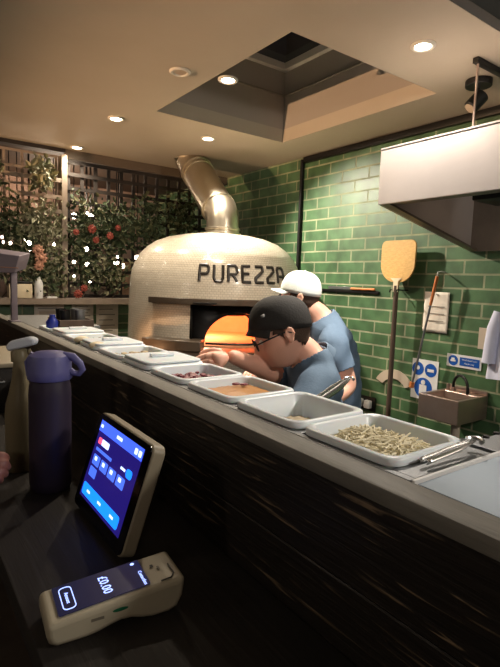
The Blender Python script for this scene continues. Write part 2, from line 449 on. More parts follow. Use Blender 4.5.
inw(MB().b2((0.515,-0.98,0.12),(0.97,2.98,0.90)), 'cabinet_body', M['steel'], prep, smooth=False)
for yy in (-0.9,1.0,2.9):
    for xx in (0.55,0.93):
        inw(MB().cyl((xx,yy,0),(xx,yy,0.12),0.02), 'foot', M['blackplastic'], prep)
for yy in (0.0,0.7,1.4,2.1):
    d_ = inw(MB().b2((0.971,yy,0.16),(0.985,yy+0.62,0.88),0.003), 'door', M['steel'], prep)
    MB().b2((0.9855,yy+0.1,0.80),(1.0,yy+0.5,0.82),0.003).build('handle', M['steeldark'], d_)
# steel lid panel at the near end
inw(MB().b2((0.514,-1.0,LZ-0.30),(1.0,0.347,LZ-0.003),0.001), 'steel_lid', M['steelpanel'], prep)
inw(MB().b2((0.510,0.3485,LZ-0.020),(1.0,0.3530,LZ+0.001),0.0005), 'lid_edge', M['whiteplastic'], prep)  # steel lip coloured white to paint in its bright highlight
for p in ((486,437),(496.5,433.5)):
    c = D(*p,1.0); k = (LZ-H)/(c.z-H); c = V((0,0,H))+(c-V((0,0,H)))*k
    inw(MB().cyl((c.x,c.y,LZ-0.001),(c.x,c.y,LZ+0.0025),0.006,0.0045), 'rivet', M['blackmetal'], prep)

# ------------------------------------------------------------------ food pans
def rrect(x0,y0,x1,y1,r,n=5):
    pts=[]
    for cx_,cy_,a0 in ((x1-r,y1-r,0),(x0+r,y1-r,90),(x0+r,y0+r,180),(x1-r,y0+r,270)):
        for i in range(n+1):
            a=R(a0+90*i/n); pts.append((cx_+r*math.cos(a), cy_+r*math.sin(a)))
    return pts
def pan_mesh(w, l, dep=0.10, lip=0.0135, h=0.0065):
    """rounded open pan, rim at z=h, centred at 0"""
    bm = bmesh.new()
    levels = [(0.0,-0.004+0.0,lip),(0,h-0.002,lip),(0,h,lip-0.003),(0,h+0.001,0.0),(1,h-0.003,-0.008),(1,-dep,-0.022),(1,-dep,-0.06)]
    rings=[]
    for flag,zz,off in levels:
        rings.append([bm.verts.new((x,y,zz)) for x,y in rrect(-w/2-off*0.6,-l/2-off*0.6,w/2+off*0.6,l/2+off*0.6,0.022+off*0.2)])
    n=len(rings[0])
    for a,b in zip(rings[:-1],rings[1:]):
        for i in range(n): bm.faces.new((a[i],a[(i+1)%n],b[(i+1)%n],b[i]))
    bm.faces.new(rings[-1])
    return bm
def strands(n, w, l, z, mb, r=0.0016, ln=0.035, hump=0.02):
    for _ in range(n):
        x=random.uniform(-w/2+0.02,w/2-0.02); y=random.uniform(-l/2+0.02,l/2-0.02)
        a=random.uniform(0,2*PI); zz=z+random.uniform(0,hump)*(1-(2*x/w)**2)
        p=[]
        for k in range(4):
            s=(k/3-0.5)*ln
            p.append((x+s*math.cos(a)+random.uniform(-.003,.003), y+s*math.sin(a)+random.uniform(-.003,.003), zz+random.uniform(-.003,.005)))
        p=[(max(-w/2+.012,min(w/2-.012,q[0])),max(-l/2+.012,min(l/2-.012,q[1])),q[2]) for q in p]
        mb.tube(p, r, 5)
def heap(w,l,z,mb,hump=0.02,nx=16,ny=16,rough=0.004):
    g=[[mb.bm.verts.new((x_:=(-w/2+0.009+(w-0.018)*i/nx), y_:=(-l/2+0.009+(l-0.018)*j/ny), z+hump*(1-(2*i/nx-1)**2)*(1-(2*j/ny-1)**2)+random.uniform(-rough,rough))) for j in range(ny+1)] for i in range(nx+1)]
    for i in range(nx):
        for j in range(ny):
            mb.bm.faces.new((g[i][j],g[i+1][j],g[i+1][j+1],g[i][j+1]))
kinds = [('cheese','open food pan heaped with pale shredded cheese, nearest the steel lid','shredded cheese heaped in the nearest food pan'),
         ('deep','milky food pan with a low dark filling, second from the steel lid','dark shallow filling in the second food pan from the lid'),
         ('sauce','food pan of orange sauce with a stained rim, third from the steel lid','orange sauce in the third food pan from the lid'),
         ('tomato','food pan with bits of red topping, fourth from the steel lid','chopped red topping in the fourth food pan from the lid'),
         ('lidded','food pan with a milky lid on, fifth from the steel lid',None),
         ('mush','food pan of sliced mushrooms, sixth from the steel lid','sliced mushrooms in the sixth food pan from the lid'),
         ('lidded','food pan with a milky lid on, seventh from the steel lid',None),
         ('greens','food pan of green leaves, eighth from the steel lid','green leaves in the eighth food pan from the lid'),
         ('lidded','food pan with a milky lid on, ninth from the steel lid',None),
         ('cheese','food pan of pale grated topping, farthest from the steel lid','pale grated topping in the farthest food pan')]
PW = wx1-wx0-0.006; 
for k,((a,b),(kd,lab,flab)) in enumerate(zip(YP,kinds)):
    yc=(a+b)/2; xc=(wx0+wx1)/2; L_=b-a-0.006
    p = thing('food_pan', lab, 'food pan', (xc,yc,LZ+0.0045), group='food pans in the counter rail')
    bm = pan_mesh(PW-0.004, L_-0.004); mb = MB(); mb.bm.free(); mb.bm = bm
    po = mb.build('pan_shell', M['poly'], p, angle=50)
    if kd=='lidded':
        mb=MB(); mb.prism(rrect(-PW/2+0.0,-L_/2,PW/2,L_/2,0.02),0.006,Matrix.Translation((0,0,0.0085)))
        l_=mb.build('pan_lid', M['poly'], p, angle=30, bev=0.002)
        MB().box((0,0,0.0195),(0.07,0.018,0.010),None,0.003).build('lid_grip', M['poly'], l_)
        continue
    mb=MB()
    if kd=='cheese':
        heap(PW-.016,L_-.016,-0.020,mb,0.018,rough=.003); strands(800 if k==0 else 120,PW-0.024,L_-0.024,-0.016,mb,0.0015,0.05,0.020); mm=M['cheese']
    elif kd=='deep': heap(PW-.012,L_-.012,-0.034,mb,0.010); mm=M['mush']
    elif kd=='sauce': heap(PW-.008,L_-.008,-0.006,mb,0.006,rough=0.0015); mm=M['sauce']
    elif kd=='tomato':
        heap(PW,L_,-0.025,mb,0.01)
        for _ in range(60): mb.sph((random.uniform(-.06,.06),random.uniform(-.07,.07),random.uniform(-.014,-.006)),random.uniform(.006,.011),(1,1,.6),1)
        mm=M['onion']
    elif kd=='mush':
        heap(PW,L_,-0.02,mb,0.012)
        for _ in range(70): mb.sph((random.uniform(-.06,.06),random.uniform(-.07,.07),random.uniform(-.014,-.004)),random.uniform(.007,.012),(1,1,.4),1)
        mm=M['mush']
    else:
        heap(PW,L_,-0.02,mb,0.012)
        for _ in range(90):
            mb.sph((random.uniform(-.06,.06),random.uniform(-.07,.07),random.uniform(-.016,-.006)),random.uniform(.009,.013),(1,.5,.15),1,Euler((random.uniform(-1,1),random.uniform(-1,1),random.uniform(0,6))))
        mm=M['greens']
    fo=mb.build('pan_food', mm, None); fo.location=(xc,yc,LZ+0.0045-0.004); tag(fo, flab, 'food', kind='stuff')
    fo.name={'cheese':'grated_cheese','deep':'chopped_filling','sauce':'orange_sauce','tomato':'red_topping','mush':'sliced_mushroom','greens':'salad_leaf'}[kd]

# red onion bits dropped on the steel
for k,(px,py) in enumerate(((236,384),(244,384.5))):
    c=D(px,py,1.0); s=(LZ+0.003-H)/(c.z-H); c=V((0,0,H))+(c-V((0,0,H)))*s
    o=MB().sph((0,0,0),0.008,(1.3,1,.4),2).build('onion_piece', M['onion'], None); o.location=(c.x,c.y,LZ+0.0035)
    tag(o,'small dark red onion piece spilled beside the pans, '+('left one' if k==0 else 'right one'),'onion','spilled onion')

# tongs lying in pans
def tongs(name, label, a, b, w=0.016, sp=0.02):
    """a: grip (hinge) end in the air, b: jaw end down in the pan"""
    a=V(a); b=V(b); d=(b-a); L_=d.length; x=d.normalized(); s=x.cross(V((0,0,1))).normalized(); u=s.cross(x)
    t=thing(name,label,'tongs',b)
    for sg in (-1,1):
        mb=MB(); n=14; pts=[]
        for i in range(n+1):
            f=i/n; off=sp*math.sin(min(1,f*2.2)*PI/2)*(1-0.35*max(0,f-0.5))*sg
            pts.append(a+x*(f*L_)+s*off)
        prev=None
        for i,p in enumerate(pts):
            ww=w*(0.55+0.45*math.sin(min(1,(i/n)*3)*PI/2)) if i<n-2 else w*1.1
            vs=[mb.bm.verts.new(p+u*ww/2+s*0.0008*sg-b),mb.bm.verts.new(p+s*0.004*sg-b),mb.bm.verts.new(p-u*ww/2+s*0.0008*sg-b)]
            if prev:
                mb.bm.faces.new((prev[0],prev[1],vs[1],vs[0])); mb.bm.faces.new((prev[1],prev[2],vs[2],vs[1]))
            prev=vs
        o=mb.build('arm',M['steelbright'],t); md=o.modifiers.new('t','SOLIDIFY'); md.thickness=0.0015
    mb=MB(); n=10; 
    mb.tube([a-b+x*0.012*math.cos(q)*-1+s*0.011*math.sin(q) for q in [PI*(i/n)-PI/2 for i in range(n+1)]],0.0035,8)
    mb.build('hinge_loop',M['steelbright'],t)
    return t
tongs('serving_tongs','steel tongs standing up in front of the blue shirt', D(349,379,1.22), D(312,404.5,1.06), 0.018, 0.006)

# ------------------------------------------------------------------ things at the far end of the pass
def put(px,py,z):
    c=D(px,py,1.0); s=(z-H)/(c.z-H); return V((0,0,H))+(c-V((0,0,H)))*s
tongs('serving_tongs','steel tongs resting on the rim of the nearest pan, loop end toward the hand sink', put(474,440.5,LZ+0.016), put(424,461,LZ+0.009), 0.008, 0.0045)
box=thing('wooden_tray','dark wooden tray at the far end of the steel counter','tray',(0.66,2.30,LZ))
mb=MB(); mb.b2((-.075,-.10,0),(.075,.10,.008)); mb.b2((-.075,-.10,0.004),(-.066,.10,.038)); mb.b2((.066,-.10,0.004),(.075,.10,.038)); mb.b2((-.07,-.10,0.004),(.07,-.091,.038)); mb.b2((-.07,.091,0.004),(.07,.10,.038))
mb.build('tray_body',M['oldwood'],box,bev=0.002)
for i,(dx,dy) in enumerate(((-.035,-.04),(.03,-.045),(-.03,.045),(.035,.04))):
    lb=['front left cup in the dark wooden tray','front right cup in the dark wooden tray','rear left cup in the dark wooden tray','rear right cup in the dark wooden tray'][i]
    o=MB().lathe([(0.018,0),(0.024,0.07),(0.022,0.07),(0.016,0.004)],20,closed=True).lathe([(0.0,0.0),(0.018,0.0)],20,closed=True).build('steel_cup',M['steel'] if i%2 else M['blackmetal'])
    o.location=(0.66+dx,2.30+dy,LZ+0.009); tag(o,'small '+('steel ' if i%2 else 'black ')+lb,'cup','cups in the wooden tray')
o=MB().lathe([(0.0,0),(0.024,0),(0.026,0.03),(0.018,0.042),(0.012,0.05),(0.012,0.062),(0,0.062)],24).build('blue_pot',M['indigo']); o.location=(0.56,2.22,LZ); tag(o,'tiny cobalt blue pot at the far end of the counter','pot')
for i,(px,py) in enumerate(((60,341),(74,347))):
    c=put(px,py,LZ+0.01)
    mb=MB(); mb.sph((0,0,0.012),0.022,(1.2,0.8,0.55),3); o=mb.build('bread_roll',M['peelpale']); o.location=(max(c.x,0.535),c.y,LZ)
    tag(o,['small pale dough ball beside the blue pot','small pale dough ball nearer the oven'][i],'dough ball','dough balls')

# ------------------------------------------------------------------ pizza oven
OC = V((1.835,2.938,0)); RB=0.585
phi0 = math.atan2(-OC.y, -OC.x)            # toward the lens
PHI = phi0 + R(20.5)                          # the mouth faces a little to the right of it
oven = thing('pizza_oven','domed cream mosaic pizza oven with dark lettering PUREZZA and a steel flue','pizza oven',(OC.x,OC.y,0))
prof=[(0.60,0.70),(0.597,1.0),(0.592,1.25),(0.588,1.36),(0.586,1.42),(0.583,1.48),(0.574,1.54),(0.554,1.60),(0.522,1.655),(0.478,1.70),(0.418,1.742),(0.34,1.772),(0.25,1.792),(0.16,1.803),(0.06,1.808),(0.0,1.809)]
# densify
pr=[]
for (r0,z0),(r1,z1) in zip(prof[:-1],prof[1:]):
    n=3 if z0>1.3 else 6
    for i in range(n): pr.append((r0+(r1-r0)*i/n,z0+(z1-z0)*i/n))
pr.append(prof[-1])
def rad_at(z):
    for (r0,z0),(r1,z1) in zip(prof[:-1],prof[1:]):
        if z0<=z<=z1: return r0+(r1-r0)*(z-z0)/max(1e-6,(z1-z0))
    return 0.1
MZ0,MZ1=1.090,1.352     # mouth recess
MHW=0.335                # half width of the recess
mb=MB(); bm=mb.bm; uvl=bm.loops.layers.uv.new('UVMap'); seg=144
amh=math.asin(MHW/0.59)
rings=[]; arc=0; arcs=[]
for i,(r,z) in enumerate(pr):
    if i: arc+=math.hypot(r-pr[i-1][0],z-pr[i-1][1])
    arcs.append(arc)
    rings.append([bm.verts.new((r*math.cos(PHI+2*PI*j/seg),r*math.sin(PHI+2*PI*j/seg),z)) for j in range(seg)])
for i in range(len(pr)-1):
    zc=(pr[i][1]+pr[i+1][1])/2
    for j in range(seg):
        a=2*PI*(j+.5)/seg; 
        if a>PI: a-=2*PI
        if abs(a)<amh and MZ0<zc<MZ1: continue
        jj=(j+1)%seg
        if pr[i+1][0]<1e-6:
            f_=bm.faces.new((rings[i][j],rings[i][jj],rings[i+1][j])); us=[(j,i),(j+1,i),(j+.5,i+1)]
        else:
            f_=bm.faces.new((rings[i][j],rings[i][jj],rings[i+1][jj],rings[i+1][j])); us=[(j,i),(j+1,i),(j+1,i+1),(j,i+1)]
        for lp,(uj,vi) in zip(f_.loops,us):
            lp[uvl].uv=(uj/seg*2*PI*0.57, arcs[vi])
mb.build('mosaic_dome',M['mosaic'],oven,angle=60)
# local frame at the mouth: fd outward, sd to the (photo) right, z up
fd=V((math.cos(PHI),math.sin(PHI),0)); sd=V((-math.sin(PHI),math.cos(PHI),0))
# to the photo right means +x-ish/-y-ish
if sd.dot(right)<0: sd=-sd
FM=Matrix(((sd.x,fd.x,0,0),(sd.y,fd.y,0,0),(0,0,1,0),(0,0,0,1)))   # (s,f,z)->oven local
# curved steel lintel above the recess
def ring_sector(a0,a1,r0,r1,z0,z1,n=48):
    mb=MB(); prev=None
    for i in range(n+1):
        a=PHI+a0+(a1-a0)*i/n; c,s=math.cos(a),math.sin(a)
        v=[mb.bm.verts.new((r*c,r*s,z)) for r,z in ((r0,z0),(r1,z0),(r1,z1),(r0,z1))]
        if prev:
            for k in range(4): mb.bm.faces.new((prev[k],prev[(k+1)%4],v[(k+1)%4],v[k]))
        else: mb.bm.faces.new(v)
        prev=v
    mb.bm.faces.new(list(reversed(prev)))
    return mb
LEFTNEG = V((-math.sin(PHI),math.cos(PHI),0)).dot(right)>0
ring_sector(-R(61),R(61),0.56,0.622,1.350,1.386).build('lintel',M['stone'],oven,bev=0.003)
ring_sector(-R(62),R(62),0.48,0.70,1.058,1.088).build('landing_slab',M['stone'],oven,bev=0.004)
ring_sector(*sorted([(-1 if LEFTNEG else 1)*R(58),(-1 if LEFTNEG else 1)*R(27)]),0.56,0.705,1.089,1.150).build('slab_block',M['stone'],oven,bev=0.006)
# recess frame: black box with an arched opening
AR=0.235; SP=1.125       # arch radius (half width), springing height
mb=MB()
fpos=0.44
def arch_pts(rw,rh,z0,n=24):
    return [(rw*math.cos(PI*i/n), z0+rh*math.sin(PI*i/n)) for i in range(n+1)]
# face plate with arch hole
outer=[]; inner=arch_pts(AR,0.175,SP)
n=24
for i in range(n+1):
    a=PI*i/n; c,s=math.cos(a),math.sin(a)
    k=min(MHW/abs(c) if abs(c)>1e-6 else 9, (1.36-SP)/s if s>1e-6 else 9)
    outer.append((k*c,SP+k*s))
fr=[mb.bm.verts.new(FM@V((x,fpos,z))) for x,z in inner]; fo_=[mb.bm.verts.new(FM@V((x,fpos,z))) for x,z in outer]
bk=[mb.bm.verts.new(FM@V((x,fpos-0.10,z))) for x,z in inner]
for i in range(n):
    mb.bm.faces.new((fr[i],fr[i+1],fo_[i+1],fo_[i])); mb.bm.faces.new((fr[i],bk[i],bk[i+1],fr[i+1]))
# cheeks and soffit
for sgn in (-1,1):
    q=[V((sgn*MHW,fpos,1.085)),V((sgn*MHW,0.50,1.085)),V((sgn*MHW,0.50,1.36)),V((sgn*MHW,fpos,1.36))]
    mb.bm.faces.new([mb.bm.verts.new(FM@p) for p in q])
    q=[V((sgn*AR,fpos,1.085)),V((sgn*MHW,fpos,1.085)),V((sgn*MHW,fpos,SP)),V((sgn*AR,fpos,SP))]
    mb.bm.faces.new([mb.bm.verts.new(FM@p) for p in q])
q=[V((-MHW,fpos,1.36)),V((MHW,fpos,1.36)),V((MHW,0.585,1.36)),V((-MHW,0.585,1.36))]
mb.bm.faces.new([mb.bm.verts.new(FM@p) for p in q])
o=mb.build('oven_mouth',M['blackmetal'],oven,angle=30,recalc=False); md=o.modifiers.new('t','SOLIDIFY'); md.thickness=0.006
# chamber: fire clay dome and floor
mb=MB(); RC=0.42
mb.lathe([(RC*math.cos(R(a)),1.096+0.26*math.sin(R(a))) for a in range(0,91,6)],48,closed=True)
# cut the front of the dome open
dl=[f for f in mb.bm.faces if (FM.inverted()@f.calc_center_median()).y>0.31 and abs((FM.inverted()@f.calc_center_median()).x)<0.27]
bmesh.ops.delete(mb.bm,geom=dl,context='FACES')
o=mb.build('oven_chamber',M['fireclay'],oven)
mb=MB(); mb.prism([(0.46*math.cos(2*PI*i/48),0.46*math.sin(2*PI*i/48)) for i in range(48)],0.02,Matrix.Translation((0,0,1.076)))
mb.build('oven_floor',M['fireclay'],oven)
mb=MB(); mb.tube([FM@V((x,0.445+0.10*math.cos(x/0.24*PI/2),1.116)) for x in [-.228+.456*i/16 for i in range(17)]],0.007,8)
mb.build('mouth_rail',M['blackmetal'],oven)
# base
mb=MB(); mb.lathe([(0.60,0.66),(0.60,0.70)],64); mb.build('base_plate',M['blackmetal'],oven)
for k in range(4):
    a=PHI+PI/4+k*PI/2; mb=MB(); mb.box((0.45*math.cos(a),0.45*math.sin(a),0.33),(0.06,0.06,0.66),None,0.004); mb.build('leg',M['blackmetal'],oven)
# lettering laid on the mosaic
G={'P':[[(0,0),(0,1),(.8,1),(1,.85),(1,.6),(.8,.45),(0,.45)]],
   'U':[[(0,1),(0,.2),(.2,0),(.8,0),(1,.2),(1,1)]],
   'R':[[(0,0),(0,1),(.8,1),(1,.85),(1,.6),(.8,.45),(0,.45)],[(.5,.45),(1,0)]],
   'E':[[(1,1),(0,1),(0,0),(1,0)],[(0,.52),(.8,.52)]],
   'Z':[[(0,1),(1,1),(1,.72),(0,.28),(0,0),(1,0)]],
   'A':[[(0,0),(0,.85),(.2,1),(.8,1),(1,.85),(1,0)],[(0,.42),(1,.42)]]}
lw=0.0505; lh=0.092; gap=0.0325; sw=0.0094
word='PUREZZA'; tot=len(word)*lw+(len(word)-1)*gap
def on_oven(s,v,out):
    z=1.490+v; r=rad_at(z)+out; a=s/0.572
    # s grows to the photo right
    sg=1 if (V((-math.sin(PHI),math.cos(PHI),0)).dot(right)>0) else -1
    ang=PHI+sg*a-sg*R(2.8)
    return V((r*math.cos(ang),r*math.sin(ang),z+ (0.0)))
for i,ch in enumerate(word):
    s0=-tot/2+i*(lw+gap); mb=MB()
    for st in G[ch]:
        pts=[]
        for (a,b),(c,d) in zip(st[:-1],st[1:]):
            for q in range(6): pts.append((a+(c-a)*q/6,b+(d-b)*q/6))
        pts.append(st[-1])
        P3=[on_oven(s0+x*lw,y*lh,0.002) for x,y in pts]
        P3=[p for p in P3]
        mb.tube(P3,sw,6)
    mb.build('letter_'+ch.lower(),M['letter'],oven,smooth=False)
# flue collar on the oven, flue is its own thing
fb=V((1.862,2.92,1.80)); 
fbl=fb-V((OC.x,OC.y,0))
mb=MB(); mb.lathe([(0.128,0),(0.128,0.018),(0.115,0.022),(0.115,0.036),(0.122,0.038),(0.122,0.050),(0.115,0.052),(0.115,0.054)],40,Matrix.Translation(fbl)); mb.build('flue_collar',M['flue'],oven)
flue=thing('flue_pipe','shiny steel flue elbow running from the oven up to the ceiling','flue pipe',fb)
rf=0.112
pA=V((0,0,0.055)); pB=V((0,0,0.13)); pC=D(196,170,3.72)-fb; pD=V((pC.x-0.02,pC.y+0.06,CZ-fb.z-0.003))
def seg_tube(pts,r,n,mt):
    o=MB().tube(pts,r,36).build(n,mt,flue,angle=50); return o
d1=(pC-pB).normalized()
seg_tube([pA,pB*0.6+pA*0.4,pB,pB+d1*0.04+V((0,0,.015)),pB+d1*0.10],rf,'flue_lower_elbow',M['flue'])
seg_tube([pB+d1*0.09,pC-d1*0.06],rf+0.004,'flue_straight',M['flue'])
up_=(pD-pC).normalized()
seg_tube([pC-d1*0.07,pC,pD],rf,'flue_upper_elbow',M['flue'])
for q,nm in ((pB+d1*0.10,'joint_band'),(pC-d1*0.065,'joint_band'),(pC-d1*0.01,'joint_band')):
    MB().cyl(q-d1*0.008,q+d1*0.008,rf+0.010,seg=40).build(nm,M['flue'],flue)
MB().cyl((pD.x,pD.y,pD.z-0.008),(pD.x,pD.y,pD.z),rf+0.008,seg=40).build('ceiling_flange',M['flue'],flue)
# little clamp/bottles on top of the dome
o=MB().lathe([(0,0),(0.016,0),(0.017,0.03),(0.008,0.045),(0.008,0.058),(0,0.058)],16).build('small_red_bottle',M['bloom']); q=D(249,232,3.42); o.location=(2.04,2.80,1.742); tag(o,'tiny red bottle standing on top of the oven dome beside the flue','bottle')

# ------------------------------------------------------------------ extraction hood
hy=1.452; hx0=1.714
hood=thing('extraction_hood','large brushed steel extraction hood above the right end','extraction hood',(hx0,hy,1.84))
def hl(x,y,z): return V((x-hx0,y-hy,z-1.84))
ye=-0.9
mb=MB(); mb.b2(hl(hx0,ye,1.843),hl(hx0+0.012,hy,2.074)); mb.build('front_fascia',M['steelhood'],hood,smooth=False,bev=0.002)
zb=1.74*0+ (1.627-1.55)*2.46+1.5    # back bottom height
mb=MB(); ol=[(hx0+0.012,1.843),(hx0+0.012,2.074),(WX-0.004,2.074),(WX-0.004,zb)]
# end panel in xz plane
def xz_prism(mb,ol,y0,y1):
    a=[mb.bm.verts.new(hl(x,y0,z)) for x,z in ol]; b=[mb.bm.verts.new(hl(x,y1,z)) for x,z in ol]
    mb.bm.faces.new(a); mb.bm.faces.new(list(reversed(b))); n=len(ol)
    for i in range(n): mb.bm.faces.new((a[i],a[(i+1)%n],b[(i+1)%n],b[i]))
xz_prism(mb,ol,hy-0.012,hy); mb.build('end_panel',M['steelhood'],hood,smooth=False)
mb=MB(); xz_prism(mb,ol,ye,ye+0.012); mb.build('end_panel',M['steelhood'],hood,smooth=False)
mb=MB(); mb.b2(hl(hx0,ye,2.066),hl(WX-0.004,hy,2.078)); mb.build('top_sheet',M['steelhood'],hood,smooth=False)
mb=MB(); mb.b2(hl(WX-0.02,ye+0.012,zb),hl(WX-0.004,hy-0.012,2.06)); mb.build('back_sheet',M['steeldark'],hood,smooth=False)
# inner gutter rims and baffle filters
mb=MB(); mb.b2(hl(hx0+0.012,ye+.02,1.845),hl(hx0+0.07,hy-0.012,1.853)); mb.build('grease_gutter',M['steeldark'],hood,smooth=False)
mb=MB(); s_=(zb-1.843)/(WX-hx0); 
ol=[(hx0+0.012,1.843),(hx0+0.012,1.853),(WX-0.02,zb+0.01),(WX-0.02,zb)]
xz_prism(mb,ol,hy-0.05,hy-0.0125); mb.build('end_gutter',M['steeldark'],hood,smooth=False)
nF=3
for i in range(nF):
    y1=hy-0.46-i*0.52; y0=y1-0.48
    mb=MB()
    A=(hx0+0.16,2.02); B=(WX-0.12,1.72)
    for j in range(13):
        f=j/12; yy=y0+(y1-y0)*f
        ol=[(A[0],A[1]),(A[0],A[1]+0.03),(B[0],B[1]+0.03),(B[0],B[1])]
        xz_prism(mb,ol,yy-0.009,yy+0.009)
    fo=mb.build('baffle_filter',M['steeldark'],hood,smooth=False)
    mb=MB(); xz_prism(mb,[(A[0]-0.02,A[1]+0.03),(A[0]-0.02,A[1]+0.045),(B[0]+0.02,B[1]+0.045),(B[0]+0.02,B[1]+0.03)],y0-0.01,y1+0.01); mb.build('filter_back',M['blackmetal'],fo,smooth=False)
mb=MB(); mb.b2(hl(hx0+0.25,hy-0.40,1.86),hl(hx0+0.45,hy-0.28,2.05),0.008); mb.build('dark_block',M['blackmetal'],hood)  # plain dark block inside the hood, gives no light itself
rod_xy=V((hx0+0.19,1.154))
o=MB().cyl((rod_xy.x,rod_xy.y,2.079),(rod_xy.x,rod_xy.y,CZ-0.022),0.0045,seg=10).build('hanger_rod',M['sinksteel'],hood); o.location=-hood.location
o=MB().cyl((rod_xy.x,0.2,2.079),(rod_xy.x,0.2,CZ+0.5),0.0045,seg=10).build('hanger_rod',M['sinksteel'],hood); o.location=-hood.location
# strut channel on the ceiling the rod hangs from
mb=MB(); mb.b2((rod_xy.x-0.02,1.142,CZ-0.022),(WX-0.32,1.166,CZ-0.001),0.002); o=mb.build('strut_channel',M['blackmetal']); tag(o,'short black channel bracket on the ceiling holding the hood rod','bracket')
# black ceiling spotlight
sp=put(479,80,CZ)
spot=thing('ceiling_spotlight','black adjustable spotlight on the ceiling above the hood','spotlight',(sp.x,sp.y,CZ))
MB().cyl((0,0,-0.028),(0,0,-0.001),0.055,seg=32).build('ceiling_rose',M['blackmetal'],spot,bev=0.003)
MB().cyl((0,0,-0.06),(0,0,-0.026),0.008).build('stem',M['blackmetal'],spot)
hdir=V((-0.55,0.35,-0.75)).normalized()
hd=MB().cyl(V((0,0,-0.085))-hdir*0.03,V((0,0,-0.085))+hdir*0.045,0.032,seg=28).build('lamp_head',M['blackmetal'],spot,bev=0.003)
MB().cyl(V((0,0,-0.085))+hdir*0.046,V((0,0,-0.085))+hdir*0.048,0.024,seg=24).build('lamp_lens',M['lampdim'],hd)

# ------------------------------------------------------------------ recessed downlights
DL=[((423,45),1,'nearest the hood, right of the roof light'),((228,79),1,'at the left edge of the roof light opening'),((180,71),0,''),((116,118),1,'third back along the left row'),((77,147),1,'farthest back, above the trellis'),((208,138),1,'just in front of the flue')]
base_dl=None
for (p,on,w) in DL:
    c=put(*p,CZ)
    lab=('bright recessed ceiling downlight '+w) if on else 'unlit recessed ceiling downlight left of the roof light'
    d_=thing('downlight',lab,'downlight',(c.x,c.y,CZ),group='recessed ceiling downlights')
    MB().lathe([(0.030,-0.001),(0.046,-0.001),(0.047,-0.005),(0.040,-0.010),(0.031,-0.008),(0.030,-0.001)],36,closed=True).build('trim_ring',M['whitepaint'],d_)
    MB().cyl((0,0,-0.005),(0,0,-0.002),0.0295,seg=30).build('lamp_face',M['lampglow'] if on else M['lampdim'],d_)

# ------------------------------------------------------------------ things on the tiled wall
XW=WX-0.001
peel=thing('pizza_peel','tall pizza peel with a golden blade standing against the green tiles','pizza peel',(2.375,1.842,0))
def peel_outline():
    hw=0.119; pts=[]
    for i in range(9):
        a=R(90*i/8); pts.append((hw-0.035+0.035*math.cos(a), 0.247-0.035+0.035*math.sin(a)))
    for i in range(9):
        a=R(90+90*i/8); pts.append((-hw+0.035+0.035*math.cos(a), 0.247-0.035+0.035*math.sin(a)))
    for i in range(11):
        f=i/10; a=PI+f*PI/2
        pts.append((-0.02+ (hw-0.02)*math.cos(a), 0.115+0.108*math.sin(a)))
    pts.append((-0.013,-0.015)); pts.append((0.013,-0.015))
    for i in range(11):
        f=i/10; a=-PI/2+f*PI/2
        pts.append((0.02+(hw-0.02)*math.cos(a), 0.115+0.108*math.sin(a)))
    return pts
PM=Matrix(((0,0,1,0.0),(-1,0,0,0),(0,1,0,1.513),(0,0,0,1)))
MB().prism(peel_outline(),0.010,PM).build('blade',M['peelwood'],peel,bev=0.002)
MB().prism([(-0.04,0.03),(-0.016,0.012),(-0.016,-0.05),(0.016,-0.05),(0.016,0.012),(0.04,0.03)],0.004,PM@Matrix.Translation((0,0,-0.005))).build('blade_neck',M['peelpale'],peel)
MB().cyl((0.005,0,0.0),(0.005,0,1.50),0.0155,0.0145,seg=14).build('handle',M['oldwood'],peel)
MB().cyl((0.005,0,0.0),(0.005,0,0.012),0.02,seg=14).build('foot_cap',M['blackplastic'],peel)

MB().tube([(-0.022,-0.0245,1.46),(-0.022,-0.022,1.475),(0.05,-0.022,1.475),(WX-2.375-0.0005,-0.022,1.475)],0.004,8).build('wall_peg',M['blackmetal'],peel)
MB().tube([(-0.022,0.0245,1.46),(-0.022,0.022,1.475),(0.05,0.022,1.475),(WX-2.375-0.0005,0.022,1.475)],0.004,8).build('wall_peg',M['blackmetal'],peel)
st=thing('oven_stick','thin metal turning stick with orange ends hanging on the tiles','oven tool',(2.385,1.645,0.93))
def wl(y,z,x=0.0): return V((x, y-1.645, z-0.93))
MB().cyl(wl(1.612,1.40),wl(1.692,0.958),0.006,seg=10).build('rod',M['steel'],st)
MB().cyl(wl(1.584,1.558),wl(1.612,1.40),0.009,0.008,seg=12).build('wooden_grip',M['orangewood'],st)
MB().tube([wl(1.584,1.558),wl(1.582,1.580),wl(1.582,1.584,0.03),wl(1.582,1.580,WX-2.385-0.0005)],0.0035,8).build('hanging_hook',M['whiteplastic'],st)
MB().cyl(wl(1.692,0.958),wl(1.697,0.928),0.014,seg=12).build('orange_ferrule',M['orangewood'],st)

def wallsheet(name,label,cat,y0,y1,z0,z1,m,th=0.004):
    o=MB().b2((0,y0-(y0+y1)/2,z0-(z0+z1)/2),(th,y1-(y0+y1)/2,z1-(z0+z1)/2)).build(name,m,smooth=False); o.location=(XW-th,(y0+y1)/2,(z0+z1)/2); tag(o,label,cat); return o
